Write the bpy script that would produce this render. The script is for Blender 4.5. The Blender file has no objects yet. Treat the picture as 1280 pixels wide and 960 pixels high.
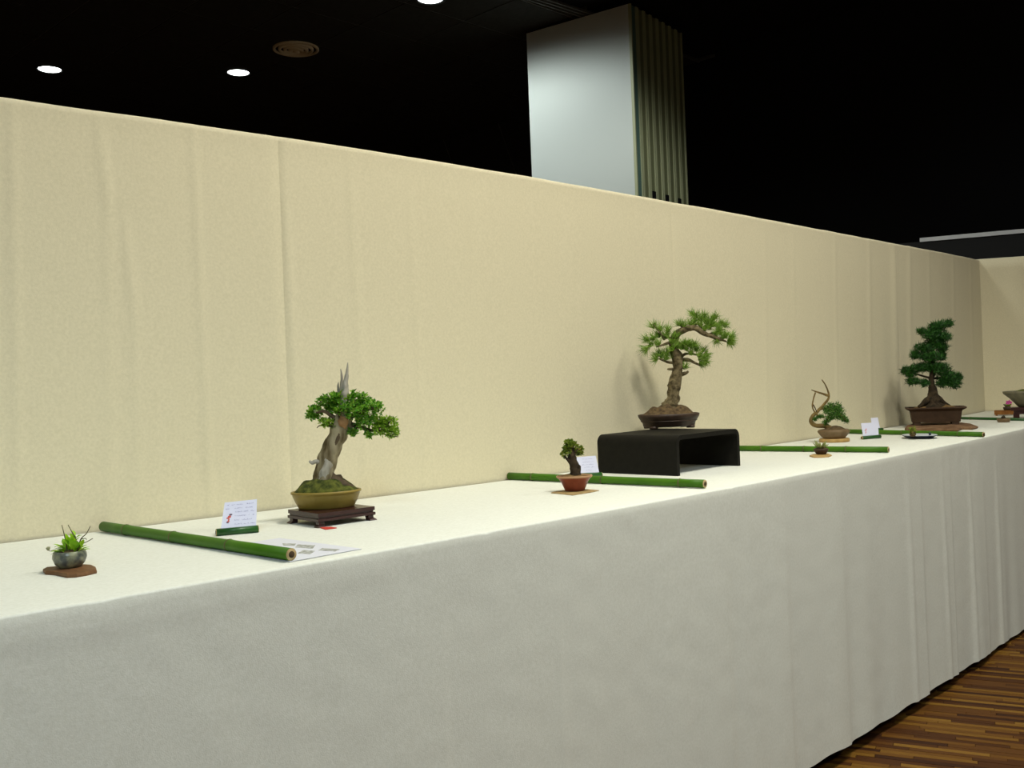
import bpy, math, random
import numpy as np
from mathutils import Vector, noise

# ---------------------------------------------------------------- camera, light, exposure
scene = bpy.context.scene
col = scene.collection
CAMZ = 1.21                       # camera height; the table top lies 0.30 m below the lens
F_PX, YAW, PITCH, ROLL = 1243.0, 0.7832, -0.0012, -0.039
fw = Vector((math.cos(YAW)*math.cos(PITCH), math.sin(YAW)*math.cos(PITCH), math.sin(PITCH)))
r0 = fw.cross(Vector((0, 0, 1))).normalized(); u0 = r0.cross(fw)
rt = math.cos(ROLL)*r0 + math.sin(ROLL)*u0
up = -math.sin(ROLL)*r0 + math.cos(ROLL)*u0
CAM = Vector((0, 0, CAMZ))
cd = bpy.data.cameras.new('camera'); cam = bpy.data.objects.new('camera', cd); col.objects.link(cam)
cd.sensor_width = 36.0; cd.lens = 36.0*F_PX/1280.0; cd.clip_start = 0.05; cd.clip_end = 100
from mathutils import Matrix
cam.matrix_world = Matrix(((rt.x, up.x, -fw.x, 0), (rt.y, up.y, -fw.y, 0), (rt.z, up.z, -fw.z, CAMZ), (0, 0, 0, 1)))
scene.camera = cam

wd = bpy.data.worlds.new('world'); scene.world = wd; wd.use_nodes = True
wd.node_tree.nodes['Background'].inputs['Color'].default_value = (0.9, 0.95, 1.0, 1)
wd.node_tree.nodes['Background'].inputs['Strength'].default_value = 0.012

vs = scene.view_settings
vs.view_transform = 'Standard'; vs.look = 'None'; vs.gamma = 1.0; vs.use_curve_mapping = False
vs.exposure = 0.0

CEIL = CAMZ + 3.0
WARM = (1.0, 0.97, 0.85); NEUT = (0.97, 1.0, 0.93); COOL = (0.66, 0.86, 1.0)
# ceiling downlights: x, y, watts, colour (the fixtures are built further down)
LAMPS = [
    (2.05, 0.50, 480, WARM), (4.3, 0.2, 225, WARM), (-0.3, 0.4, 60, NEUT),
    (-2.1, -1.6, 440, COOL), (1.2, -2.4, 190, NEUT), (4.0, -2.4, 25, WARM),
    (5.0, 3.35, 150, NEUT),
]

# ---------------------------------------------------------------- pixel helpers (1280 x 960 frame)
def ray(px, py):
    return fw*F_PX + rt*(px-640.0) - up*(py-480.0)
def atz(px, py, z):
    """point of the pixel's ray on the horizontal plane at height z"""
    d = ray(px, py); return CAM + d*((z-CAMZ)/d.z)
def W(px, py, depth):
    d = ray(px, py); return CAM + d*(depth/F_PX)
def dep(p): return (Vector(p)-CAM).dot(fw)
TZ = CAMZ - 0.30                  # table top height
def T(px, py, dz=0.0): return atz(px, py, TZ+dz)
hr = Vector((rt.x, rt.y, 0)).normalized()      # camera right, level
hf = Vector((fw.x, fw.y, 0)).normalized()
ZUP = Vector((0, 0, 1))

def sight(px):
    d = ray(px, 480); f = Vector((d.x, d.y, 0)).normalized(); return Vector((f.y, -f.x, 0)), f
# ---------------------------------------------------------------- materials
def mat(name, c1, c2=None, scale=20, rough=0.7, bump=0.0, bscale=None, spec=0.3, stretch=None, metal=0.0,
        island=None, emit=None, estr=0.0, detail=4, sheen=0.0, trans=0.0):
    m = bpy.data.materials.new(name); m.use_nodes = True
    nt = m.node_tree; n = nt.nodes; l = nt.links; b = n['Principled BSDF']
    b.inputs['Roughness'].default_value = rough; b.inputs['Metallic'].default_value = metal
    b.inputs['Specular IOR Level'].default_value = spec
    b.inputs['Base Color'].default_value = (*c1, 1)
    if sheen: b.inputs['Sheen Weight'].default_value = sheen
    if emit:
        b.inputs['Emission Color'].default_value = (*emit, 1); b.inputs['Emission Strength'].default_value = estr
    tc = n.new('ShaderNodeTexCoord'); mp = n.new('ShaderNodeMapping'); l.new(tc.outputs['Object'], mp.inputs['Vector'])
    if stretch: mp.inputs['Scale'].default_value = stretch
    out = None
    if c2:
        nz = n.new('ShaderNodeTexNoise'); nz.inputs['Scale'].default_value = scale; nz.inputs['Detail'].default_value = detail
        l.new(mp.outputs['Vector'], nz.inputs['Vector'])
        cr = n.new('ShaderNodeValToRGB'); cr.color_ramp.elements[0].position = .35; cr.color_ramp.elements[1].position = .65
        cr.color_ramp.elements[0].color = (*c1, 1); cr.color_ramp.elements[1].color = (*c2, 1)
        l.new(nz.outputs['Fac'], cr.inputs['Fac']); out = cr.outputs['Color']
    if island:                                       # island: list of colours, one drawn per loose piece
        ge = n.new('ShaderNodeNewGeometry'); cr = n.new('ShaderNodeValToRGB')
        els = cr.color_ramp.elements
        while len(els) < len(island): els.new(0.5)
        for i, c in enumerate(island):
            els[i].position = i/(len(island)-1); els[i].color = (*c, 1)
        l.new(ge.outputs['Random Per Island'], cr.inputs['Fac']); out = cr.outputs['Color']
    if out: l.new(out, b.inputs['Base Color'])
    if bump:
        nb = n.new('ShaderNodeTexNoise'); nb.inputs['Scale'].default_value = bscale or scale*3; nb.inputs['Detail'].default_value = 5
        l.new(mp.outputs['Vector'], nb.inputs['Vector'])
        bp = n.new('ShaderNodeBump'); bp.inputs['Strength'].default_value = bump; bp.inputs['Distance'].default_value = 0.002
        l.new(nb.outputs['Fac'], bp.inputs['Height']); l.new(bp.outputs['Normal'], b.inputs['Normal'])
    if trans:                                        # thin leaves let some light through
        tr = n.new('ShaderNodeBsdfTranslucent'); mx = n.new('ShaderNodeMixShader'); mx.inputs['Fac'].default_value = trans
        if out: l.new(out, tr.inputs['Color'])
        else: tr.inputs['Color'].default_value = (*c1, 1)
        l.new(b.outputs['BSDF'], mx.inputs[1]); l.new(tr.outputs['BSDF'], mx.inputs[2])
        l.new(mx.outputs['Shader'], n['Material Output'].inputs['Surface'])
    return m

def cloth_mat(name, c, wrinkle):
    """plain woven cloth: weave and small creases as fine relief"""
    m = mat(name, c, rough=0.9, spec=0.1, sheen=0.1); nt = m.node_tree; n = nt.nodes; l = nt.links; b = n['Principled BSDF']
    tc = n.new('ShaderNodeTexCoord')
    nz = n.new('ShaderNodeTexNoise'); nz.inputs['Scale'].default_value = 5; nz.inputs['Detail'].default_value = 6
    nz.inputs['Distortion'].default_value = 1.6
    l.new(tc.outputs['Object'], nz.inputs['Vector'])
    b1 = n.new('ShaderNodeBump'); b1.inputs['Strength'].default_value = wrinkle; b1.inputs['Distance'].default_value = 0.012
    l.new(nz.outputs['Fac'], b1.inputs['Height'])
    n2 = n.new('ShaderNodeTexNoise'); n2.inputs['Scale'].default_value = 420; n2.inputs['Detail'].default_value = 2
    l.new(tc.outputs['Object'], n2.inputs['Vector'])
    b2 = n.new('ShaderNodeBump'); b2.inputs['Strength'].default_value = 0.25; b2.inputs['Distance'].default_value = 0.001
    l.new(n2.outputs['Fac'], b2.inputs['Height']); l.new(b1.outputs['Normal'], b2.inputs['Normal'])
    l.new(b2.outputs['Normal'], b.inputs['Normal'])
    # faint unevenness of the weave
    n3 = n.new('ShaderNodeTexNoise'); n3.inputs['Scale'].default_value = 160; n3.inputs['Detail'].default_value = 3
    l.new(tc.outputs['Object'], n3.inputs['Vector'])
    cr = n.new('ShaderNodeValToRGB'); cr.color_ramp.elements[0].position = .3; cr.color_ramp.elements[1].position = .7
    cr.color_ramp.elements[0].color = (c[0]*.94, c[1]*.94, c[2]*.92, 1); cr.color_ramp.elements[1].color = (*[min(1, v*1.03) for v in c], 1)
    l.new(n3.outputs['Fac'], cr.inputs['Fac']); l.new(cr.outputs['Color'], b.inputs['Base Color'])
    return m

M = {}
M['wallcloth'] = cloth_mat('wall_cloth', (0.73, 0.665, 0.475), 0.03)
M['tablecloth'] = cloth_mat('table_cloth', (0.80, 0.81, 0.73), 0.05)
M['black'] = mat('black_paint', (0.012, 0.012, 0.013), rough=0.8, spec=0.1)
M['tile'] = mat('ceiling_tile', (0.03, 0.03, 0.026), (0.04, 0.038, 0.033), 30, rough=0.75, spec=0.15)
M['rail'] = mat('ceiling_rail', (0.11, 0.11, 0.10), rough=0.5)
M['darkgrey'] = mat('dark_grey_panel', (0.03, 0.03, 0.03), rough=0.8, spec=0.1)
M['whitestrip'] = mat('white_cap', (0.9, 0.91, 0.91), rough=0.5)
M['floorbase'] = mat('floor_wood', (0.10, 0.045, 0.016), (0.22, 0.11, 0.035), 12, rough=0.45, stretch=(14, 1.4, 1))
M['joint'] = mat('floor_joint', (0.03, 0.014, 0.006), rough=0.7)
WOODS = [(0.19, 0.080, 0.012), (0.25, 0.118, 0.017), (0.095, 0.033, 0.007), (0.145, 0.056, 0.010), (0.30, 0.15, 0.024), (0.06, 0.02, 0.006)]
for i, c in enumerate(WOODS):
    c = tuple(v*.78 for v in c)
    M['strip%d' % i] = mat('parquet_wood_%d' % i, c, tuple(v*.75 for v in c), 25, rough=0.6, spec=0.15, stretch=(12, 1.2, 1), bump=0.1)
M['panelface'] = mat('partition_face', (0.78, 0.84, 0.80), rough=0.6, spec=0.2)
M['paneledge'] = mat('partition_edge', (0.26, 0.28, 0.15), rough=0.55)
M['paneltrim'] = mat('partition_trim', (0.52, 0.55, 0.34), rough=0.35)
M['panelteal'] = mat('partition_trim_teal', (0.14, 0.25, 0.22), rough=0.4)
M['lens'] = mat('lamp_lens', (0.9, 0.9, 0.9), emit=(0.93, 1.0, 0.97), estr=12)
M['fixture'] = mat('lamp_ring', (0.05, 0.05, 0.05), rough=0.5)
M['vent'] = mat('vent_metal', (0.80, 0.66, 0.45), rough=0.5)
M['bamboo'] = mat('bamboo_green', (0.045, 0.135, 0.006), (0.07, 0.185, 0.010), 9, rough=0.45, spec=0.2, bump=0.05, bscale=60)
M['bamboo_dark'] = mat('bamboo_dark_green', (0.012, 0.07, 0.010), (0.02, 0.10, 0.014), 12, rough=0.38, spec=0.45)
M['bamboo_node'] = mat('bamboo_node', (0.06, 0.075, 0.02), (0.13, 0.11, 0.045), 50, rough=0.6)
M['bamboo_cut'] = mat('bamboo_cut', (0.55, 0.44, 0.24), (0.40, 0.28, 0.13), 90, rough=0.8)
M['hole'] = mat('bamboo_hollow', (0.06, 0.035, 0.015), rough=0.9)
M['card'] = mat('card_paper', (0.74, 0.75, 0.92), rough=0.75)
M['ink'] = mat('card_ink', (0.28, 0.28, 0.48), rough=0.8)
M['redink'] = mat('card_red', (0.62, 0.12, 0.10), rough=0.8)
M['pinkink'] = mat('card_pink', (0.72, 0.38, 0.44), rough=0.8)
M['darkink'] = mat('card_dark', (0.16, 0.11, 0.16), rough=0.8)
M['sheet'] = mat('printed_sheet', (0.72, 0.73, 0.80), rough=0.55)
M['photo1'] = mat('photo_print', (0.24, 0.25, 0.21), (0.58, 0.59, 0.58), 110, rough=0.5)
M['redpaper'] = mat('red_paper', (0.60, 0.06, 0.04), rough=0.7)
M['rosewood'] = mat('dark_rosewood', (0.028, 0.008, 0.008), (0.045, 0.012, 0.010), 30, rough=0.28, spec=0.5, stretch=(1, 6, 6))
M['blackstand'] = mat('black_lacquer', (0.009, 0.008, 0.006), (0.012, 0.011, 0.008), 60, rough=0.6, spec=0.12, bump=0.06)
M['slab'] = mat('brown_slab', (0.13, 0.06, 0.025), (0.20, 0.095, 0.035), 30, rough=0.6, stretch=(3, 1, 1))
M['lightwood'] = mat('light_wood', (0.42, 0.26, 0.09), (0.52, 0.34, 0.13), 25, rough=0.55, stretch=(4, 1, 1))
M['orangewood'] = mat('orange_wood', (0.19, 0.07, 0.012), (0.27, 0.11, 0.02), 25, rough=0.5, stretch=(4, 1, 1))
M['mat'] = mat('reed_mat', (0.30, 0.20, 0.08), (0.42, 0.30, 0.13), 70, rough=0.8)
M['mat_edge'] = mat('reed_edge', (0.06, 0.05, 0.02), rough=0.8)
M['barkslab'] = mat('bark_slab', (0.13, 0.065, 0.03), (0.27, 0.16, 0.085), 22, rough=0.85, bump=0.5, bscale=60)
M['bluepot'] = mat('speckled_blue_glaze', (0.27, 0.28, 0.17), (0.08, 0.09, 0.085), 85, rough=0.3, spec=0.5, bump=0.15)
M['ochrepot'] = mat('ochre_glaze', (0.24, 0.165, 0.026), (0.30, 0.215, 0.04), 30, rough=0.42, spec=0.4)
M['redpot'] = mat('red_glaze', (0.19, 0.034, 0.016), (0.25, 0.055, 0.027), 40, rough=0.35, spec=0.45)
M['redrim'] = mat('worn_rim', (0.45, 0.25, 0.13), rough=0.5)
M['darkpot'] = mat('dark_brown_pot', (0.045, 0.028, 0.018), (0.07, 0.042, 0.026), 40, rough=0.45)
M['olivepot'] = mat('olive_brown_pot', (0.15, 0.095, 0.045), (0.20, 0.135, 0.07), 40, rough=0.5)
M['potbrown'] = mat('brown_clay', (0.05, 0.028, 0.015), (0.07, 0.04, 0.022), 40, rough=0.6)
M['greypot'] = mat('grey_olive_pot', (0.20, 0.18, 0.11), (0.13, 0.12, 0.08), 30, rough=0.6)
M['plate_in'] = mat('white_glaze', (0.62, 0.66, 0.70), rough=0.3)
M['plate_out'] = mat('dark_blue_glaze', (0.02, 0.03, 0.05), rough=0.3)
M['soil'] = mat('soil', (0.06, 0.038, 0.018), (0.15, 0.10, 0.045), 90, rough=0.95, bump=0.8, bscale=200)
M['moss'] = mat('moss', (0.03, 0.042, 0.006), (0.13, 0.14, 0.022), 75, rough=0.95, bump=0.9, bscale=180)
M['brownsoil'] = mat('brown_soil', (0.13, 0.075, 0.025), (0.20, 0.125, 0.045), 80, rough=0.95, bump=0.7, bscale=200)
M['trunk1'] = mat('weathered_bark', (0.09, 0.062, 0.022), (0.42, 0.36, 0.23), 42, rough=0.85, stretch=(1, 1, .22), bump=0.8, bscale=70)
M['deadwood'] = mat('bleached_deadwood', (0.30, 0.27, 0.21), (0.50, 0.47, 0.40), 60, rough=0.85, stretch=(1, 1, .2), bump=0.6)
M['wound'] = mat('orange_wound', (0.20, 0.10, 0.035), (0.36, 0.20, 0.085), 60, rough=0.8)
M['root'] = mat('dark_root', (0.07, 0.05, 0.025), (0.14, 0.10, 0.06), 50, rough=0.9, bump=0.5)
M['pinebark'] = mat('pine_bark', (0.07, 0.052, 0.022), (0.24, 0.19, 0.10), 75, rough=0.95, bump=1.0, bscale=120)
M['darkbark'] = mat('dark_bark', (0.016, 0.011, 0.006), (0.06, 0.04, 0.02), 60, rough=0.95, bump=0.8, bscale=100)
M['tanwood'] = mat('tan_bent_wood', (0.10, 0.062, 0.016), (0.24, 0.16, 0.05), 40, rough=0.7, bump=0.3)
M['twig'] = mat('twig', (0.06, 0.04, 0.02), rough=0.9)
M['stem'] = mat('plant_stem', (0.09, 0.07, 0.03), (0.16, 0.15, 0.05), 60, rough=0.8)
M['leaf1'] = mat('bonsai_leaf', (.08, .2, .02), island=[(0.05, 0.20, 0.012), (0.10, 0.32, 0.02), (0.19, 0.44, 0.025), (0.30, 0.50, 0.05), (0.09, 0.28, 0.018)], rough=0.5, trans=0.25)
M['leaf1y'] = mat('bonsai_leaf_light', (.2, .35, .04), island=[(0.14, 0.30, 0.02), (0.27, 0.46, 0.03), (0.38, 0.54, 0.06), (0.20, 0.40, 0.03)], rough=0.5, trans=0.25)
M['needle'] = mat('pine_needle', (.1, .25, .03), island=[(0.08, 0.18, 0.012), (0.15, 0.30, 0.02), (0.25, 0.44, 0.04), (0.33, 0.48, 0.07)], rough=0.5, trans=0.15)
M['needled'] = mat('dark_pine_needle', (.02, .1, .01), island=[(0.004, 0.025, 0.002), (0.009, 0.055, 0.004), (0.018, 0.10, 0.008), (0.045, 0.18, 0.014)], rough=0.55, trans=0.1)
M['juniper'] = mat('juniper_needle', (.04, .15, .02), island=[(0.018, 0.07, 0.008), (0.05, 0.16, 0.015), (0.13, 0.31, 0.03)], rough=0.6, trans=0.1)
M['leaf2'] = mat('olive_leaf', (.14, .2, .03), island=[(0.08, 0.13, 0.012), (0.15, 0.24, 0.02), (0.26, 0.33, 0.035), (0.30, 0.25, 0.05)], rough=0.6, trans=0.2)
M['lime'] = mat('lime_leaf', (0.34, 0.62, 0.015), (0.45, 0.72, 0.05), 50, rough=0.45, trans=0.35)
M['lime2'] = mat('green_leaf', (0.16, 0.40, 0.012), (0.26, 0.52, 0.03), 50, rough=0.45, trans=0.35)
M['seed'] = mat('pale_seed_head', (0.36, 0.35, 0.20), rough=0.8)
M['spiky'] = mat('succulent_leaf', (.14, .2, .05), island=[(0.10, 0.13, 0.035), (0.16, 0.22, 0.05), (0.24, 0.26, 0.09), (0.13, 0.07, 0.04)], rough=0.5)
M['pink'] = mat('pink_petal', (0.62, 0.07, 0.32), (0.72, 0.14, 0.42), 60, rough=0.5)

# ---------------------------------------------------------------- mesh helpers
class MB:
    def __init__(s): s.v = []; s.f = []; s.sm = []
    def add(s, verts, faces, smooth=False):
        k = len(s.v); s.v += [Vector(p) for p in verts]; s.f += [tuple(i+k for i in f) for f in faces]; s.sm += [smooth]*len(faces); return s
    def box(s, c, sx, sy, sz, ax=None, ay=None, az=None):
        ax = Vector(ax or (1, 0, 0)); ay = Vector(ay or (0, 1, 0)); az = Vector(az or (0, 0, 1)); c = Vector(c)
        v = [c+ax*(sx/2*i)+ay*(sy/2*j)+az*(sz/2*k) for k in (-1, 1) for j in (-1, 1) for i in (-1, 1)]
        return s.add(v, [(0, 2, 3, 1), (4, 5, 7, 6), (0, 1, 5, 4), (2, 6, 7, 3), (0, 4, 6, 2), (1, 3, 7, 5)])
    def prism(s, pts, dz):
        """closed polygon (counter-clockwise seen from above) extruded downward by dz"""
        n = len(pts); pts = [Vector(p) for p in pts]
        v = pts + [p-Vector((0, 0, dz)) for p in pts]
        f = [tuple(range(n)), tuple(reversed(range(n, 2*n)))] + [(i, i+n, (i+1) % n+n, (i+1) % n) for i in range(n)]
        return s.add(v, f)
    def tube(s, pts, rad, n=10, rough=0.0, fine=0, seed=0, cap=True, twist=0.0, nfreq=3.0, squash=1.0):
        pts = [Vector(p) for p in pts]; rad = list(rad)
        if fine:
            P, R = [], []
            for i in range(len(pts)-1):
                a = pts[max(i-1, 0)]; b = pts[i]; c = pts[i+1]; d = pts[min(i+2, len(pts)-1)]
                for k in range(fine):
                    t = k/fine
                    P.append(0.5*((2*b)+(c-a)*t+(2*a-5*b+4*c-d)*t*t+(3*b-a-3*c+d)*t**3)); R.append(rad[i]*(1-t)+rad[i+1]*t)
            P.append(pts[-1]); R.append(rad[-1]); pts, rad = P, R
        V = []; nrm = None
        for i, p in enumerate(pts):
            t = (pts[min(i+1, len(pts)-1)]-pts[max(i-1, 0)])
            t = t.normalized() if t.length > 1e-9 else Vector((0, 0, 1))
            if nrm is None:
                nrm = t.orthogonal().normalized()
            else:
                nrm = nrm-t*nrm.dot(t)
                nrm = nrm.normalized() if nrm.length > 1e-9 else t.orthogonal().normalized()
            bn = t.cross(nrm)
            for k in range(n):
                a = 2*math.pi*k/n+twist*i; r = rad[i]
                if rough:
                    r *= 1+rough*(noise.noise(Vector((math.cos(a)*nfreq*.5+seed, math.sin(a)*nfreq*.5, i*.35+seed)))*1.3+.35*noise.noise(Vector((math.cos(a)*nfreq+seed, math.sin(a)*nfreq+9, i*.8))))
                V.append(p+nrm*(math.cos(a)*r)+bn*(math.sin(a)*r*squash))
        m = len(pts)
        Fc = [(i*n+k, i*n+(k+1) % n, (i+1)*n+(k+1) % n, (i+1)*n+k) for i in range(m-1) for k in range(n)]
        if cap:
            Fc += [tuple(reversed(range(n))), tuple(range((m-1)*n, m*n))]
        return s.add(V, Fc, True)
    def lathe(s, c, prof, n=32, ax=1.0, ay=1.0, dx=None, dy=None, sq=None, cap=True, lobes=None):
        """profile [(r, z)] revolved about the vertical through c; ax, ay stretch it to an oval, sq > 2 squares it off"""
        c = Vector(c); dx = Vector(dx or (1, 0, 0)); dy = Vector(dy or (0, 1, 0)); V = []
        for (r, z) in prof:
            for k in range(n):
                a = 2*math.pi*k/n; ca, sa = math.cos(a), math.sin(a)
                if sq:
                    q = (abs(ca)**sq+abs(sa)**sq)**(-1/sq); ca *= q; sa *= q
                rr = r*(lobes(a, z) if lobes else 1)
                V.append(c+dx*(ca*rr*ax)+dy*(sa*rr*ay)+ZUP*z)
        m = len(prof)
        Fc = [(i*n+k, i*n+(k+1) % n, (i+1)*n+(k+1) % n, (i+1)*n+k) for i in range(m-1) for k in range(n)]
        if cap: Fc += [tuple(reversed(range(n))), tuple(range((m-1)*n, m*n))]
        return s.add(V, Fc, True)
    def mound(s, c, r, hgt, ax=1, ay=1, dx=None, dy=None, rings=9, n=32, rough=0.25, seed=0, sq=None, peak=(0, 0), power=1.0, skirt=0.0):
        c = Vector(c); dx = Vector(dx or (1, 0, 0)); dy = Vector(dy or (0, 1, 0)); V = []; 
        for i in range(rings+1):
            t = 1-i/rings
            for k in range(n):
                a = 2*math.pi*k/n; ca, sa = math.cos(a), math.sin(a)
                if sq:
                    q = (abs(ca)**sq+abs(sa)**sq)**(-1/sq); ca *= q; sa *= q
                x = ca*t*ax*r+peak[0]*(1-t); y = sa*t*ay*r+peak[1]*(1-t)
                z = hgt*(1-t**2)**power
                z += hgt*rough*noise.noise(Vector((x*40+seed, y*40, seed)))*(1-t**4)
                V.append(c+dx*x+dy*y+ZUP*z)
        Fc = [(i*n+k, i*n+(k+1) % n, (i+1)*n+(k+1) % n, (i+1)*n+k) for i in range(rings) for k in range(n)]
        Fc.append(tuple(range(rings*n, rings*n+n)))
        b = [p-ZUP*max(skirt, .002) for p in V[:n]]
        V += b; o = (rings+1)*n
        Fc += [(k, o+k, o+(k+1) % n, (k+1) % n) for k in range(n)]+[tuple(reversed(range(o, o+n)))]
        return s.add(V, Fc, True)
    def blob(s, c, rx, ry, rz, n=10, m=7, rough=0.15, seed=0, dx=None, dy=None):
        c = Vector(c); dx = Vector(dx or (1, 0, 0)); dy = Vector(dy or (0, 1, 0)); V = [c+ZUP*rz]; 
        for i in range(1, m):
            t = math.pi*i/m
            for k in range(n):
                a = 2*math.pi*k/n; d = Vector((math.sin(t)*math.cos(a), math.sin(t)*math.sin(a), math.cos(t)))
                q = 1+rough*2*noise.noise(d*1.7+Vector((seed, seed*2, 0)))
                V.append(c+dx*(d.x*rx*q)+dy*(d.y*ry*q)+ZUP*(d.z*rz*q))
        V.append(c-ZUP*rz); L = len(V)-1
        Fc = [(0, 1+k, 1+(k+1) % n) for k in range(n)]
        for i in range(m-2):
            o = 1+i*n; Fc += [(o+k, o+n+k, o+n+(k+1) % n, o+(k+1) % n) for k in range(n)]
        o = 1+(m-2)*n; Fc += [(o+k, L, o+(k+1) % n) for k in range(n)]
        return s.add(V, Fc, True)
    def leaf(s, p, d, ln, wd, fold=0.25, nn=None):
        p = Vector(p); d = Vector(d).normalized(); sd = d.cross(nn or Vector((random.uniform(-1, 1), random.uniform(-1, 1), 1.2)))
        sd = sd.normalized() if sd.length > 1e-6 else d.orthogonal().normalized(); nr = sd.cross(d)
        v = [p, p+d*(ln*.45)+sd*wd/2+nr*(fold*wd), p+d*ln, p+d*(ln*.45)-sd*wd/2+nr*(fold*wd)]
        return s.add(v, [(0, 1, 2), (0, 2, 3)])
    def needle(s, p, d, ln, w):
        p = Vector(p); d = Vector(d).normalized(); a = d.orthogonal().normalized(); b = d.cross(a); e = p+d*ln
        q = [p+a*w/2, p-a*w/4+b*w*.43, p-a*w/4-b*w*.43, e]
        return s.add(q, [(0, 1, 3), (1, 2, 3), (2, 0, 3)])
    def build(s, name, m, parent=None, stuff=False, label=None):
        off = Vector(parent.get('_o', (0, 0, 0))) if parent is not None else Vector((0, 0, 0))
        me = bpy.data.meshes.new(name); me.from_pydata([tuple(p-off) for p in s.v], [], s.f); me.update()
        me.polygons.foreach_set('use_smooth', s.sm)
        me.materials.append(M[m] if isinstance(m, str) else m)
        o = bpy.data.objects.new(name, me); col.objects.link(o)
        if parent is not None: o.parent = parent; o['_o'] = tuple(off)
        if stuff: o['kind'] = 'stuff'
        if label: o['label'] = label
        OBJS.append(o)
        return o
OBJS = []
def thing(name, p, label, cat, group=None):
    e = bpy.data.objects.new(name, None); col.objects.link(e); e.location = Vector(p); e.empty_display_size = 0.02
    e['_o'] = tuple(p); e['label'] = label; e['category'] = cat
    if group: e['group'] = group
    OBJS.append(e); return e
def tag(o, label, cat, group=None):
    o['label'] = label; o['category'] = cat
    if group: o['group'] = group
    return o
def struct(o, label=None, cat='wall'):
    o['kind'] = 'structure'
    if label: o['label'] = label; o['category'] = cat
    return o
R = random.Random(7); random.seed(11)
def rdir(upb=0.0):
    while True:
        d = Vector((R.uniform(-1, 1), R.uniform(-1, 1), R.uniform(-1, 1)))
        if .05 < d.length < 1: d.normalize(); d.z += upb; return d.normalized()
def pad_pts(cx, cy, rx, ry, depth, n, dz=0.8, shell=0.35):
    """points in a foliage pad: an ellipse in pixels at the given depth, as deep as it is wide"""
    sc = depth/F_PX; out = []
    for _ in range(n):
        d = rdir(); q = (shell+(1-shell)*R.random())**0.6
        out.append((W(cx+d.x*rx*q, cy-d.z*ry*q, depth+d.y*rx*dz*sc*q), d))
    return out

# ---------------------------------------------------------------- room shell
FX0, FX1, FY0, FY1 = -5.0, 13.0, -5.0, 13.0
fl = struct(MB().box((4, 4, -0.03), 18, 18, 0.04).build('floor', 'floorbase'), 'dark brown strip parquet floor', 'floor')
cl = struct(MB().box((2.1, 4, CEIL+0.08), 14.2, 18, 0.06).build('ceiling', 'black'), 'black tiled ceiling with round downlights', 'ceiling')
# ceiling tiles (0.6 m) with rails between them
SX1 = 8.1                                    # where the flat ceiling ends and the sloped soffit starts
tm = None
for i in range(-1, 11):
    for j in range(0, 18):
        x = SX1-0.3-i*0.62; y = 2.6+j*0.62
        p = Vector((x, y, CEIL+0.02)); d = p-CAM
        if y < 5.2: continue
        if d.dot(fw) < 1: continue
        px = 640+F_PX*d.dot(rt)/d.dot(fw); py = 480-F_PX*d.dot(up)/d.dot(fw)
        if px < -150 or px > 900 or py < -170: continue
        if i < 0: continue
        if tm is None:
            tm = MB().box((0, 0, 0), .607, .607, .03).build('ceiling_tile', 'tile'); o = tm
        else:
            o = tm.copy(); col.objects.link(o)
        o.parent = cl; o.location = p
for i in range(0, 11):
    MB().box((SX1+.01-i*0.62, 9.0, CEIL+0.025), .011, 7.6, .03).build('ceiling_rail', 'rail', cl)
for j in range(5, 18):
    MB().box((SX1-3.2, 2.29+j*0.62, CEIL+0.0235), 6.8, .011, .03).build('ceiling_rail', 'rail', cl)
# sloped black soffit beyond the flat ceiling, of wide panels
sl = MB(); a = Vector((SX1+.02, 2.0, CEIL+.05)); b_ = Vector((SX1+.02, 12.9, CEIL+.05)); dn = Vector((1.1, 0, -2.3))
th = Vector((.05, 0, .03))
sl.add([a, b_, b_+dn, a+dn, a+th, b_+th, b_+dn+th, a+dn+th], [(0, 3, 2, 1), (4, 5, 6, 7), (0, 1, 5, 4), (3, 7, 6, 2), (0, 4, 7, 3), (1, 2, 6, 5)])
so = struct(sl.build('wall_far_soffit', 'black'), 'sloping black panelled wall under the ceiling')
pn = None
for j in range(6):
    y = 6.7+j*0.96
    c = a+dn*0.5+Vector((-.012, 0, -.008)); c.y = y
    az = dn.normalized(); ax = Vector((0, 1, 0))
    MB().box(c, .94, dn.length*.97, .02, ax, az, ax.cross(az)).build('soffit_panel', 'tile', so)
    MB().box(c+ax*.48, .012, dn.length*.97, .024, ax, az, ax.cross(az)).build('panel_joint', 'rail', so)
struct(MB().box((12.6, 4, 2.1), .1, 18, 4.2).build('wall_far', 'black'), 'black far wall of the hall')
struct(MB().box((4, 12.95, 2.1), 18, .1, 4.2).build('wall_side', 'black'), 'black side wall of the hall')

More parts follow.
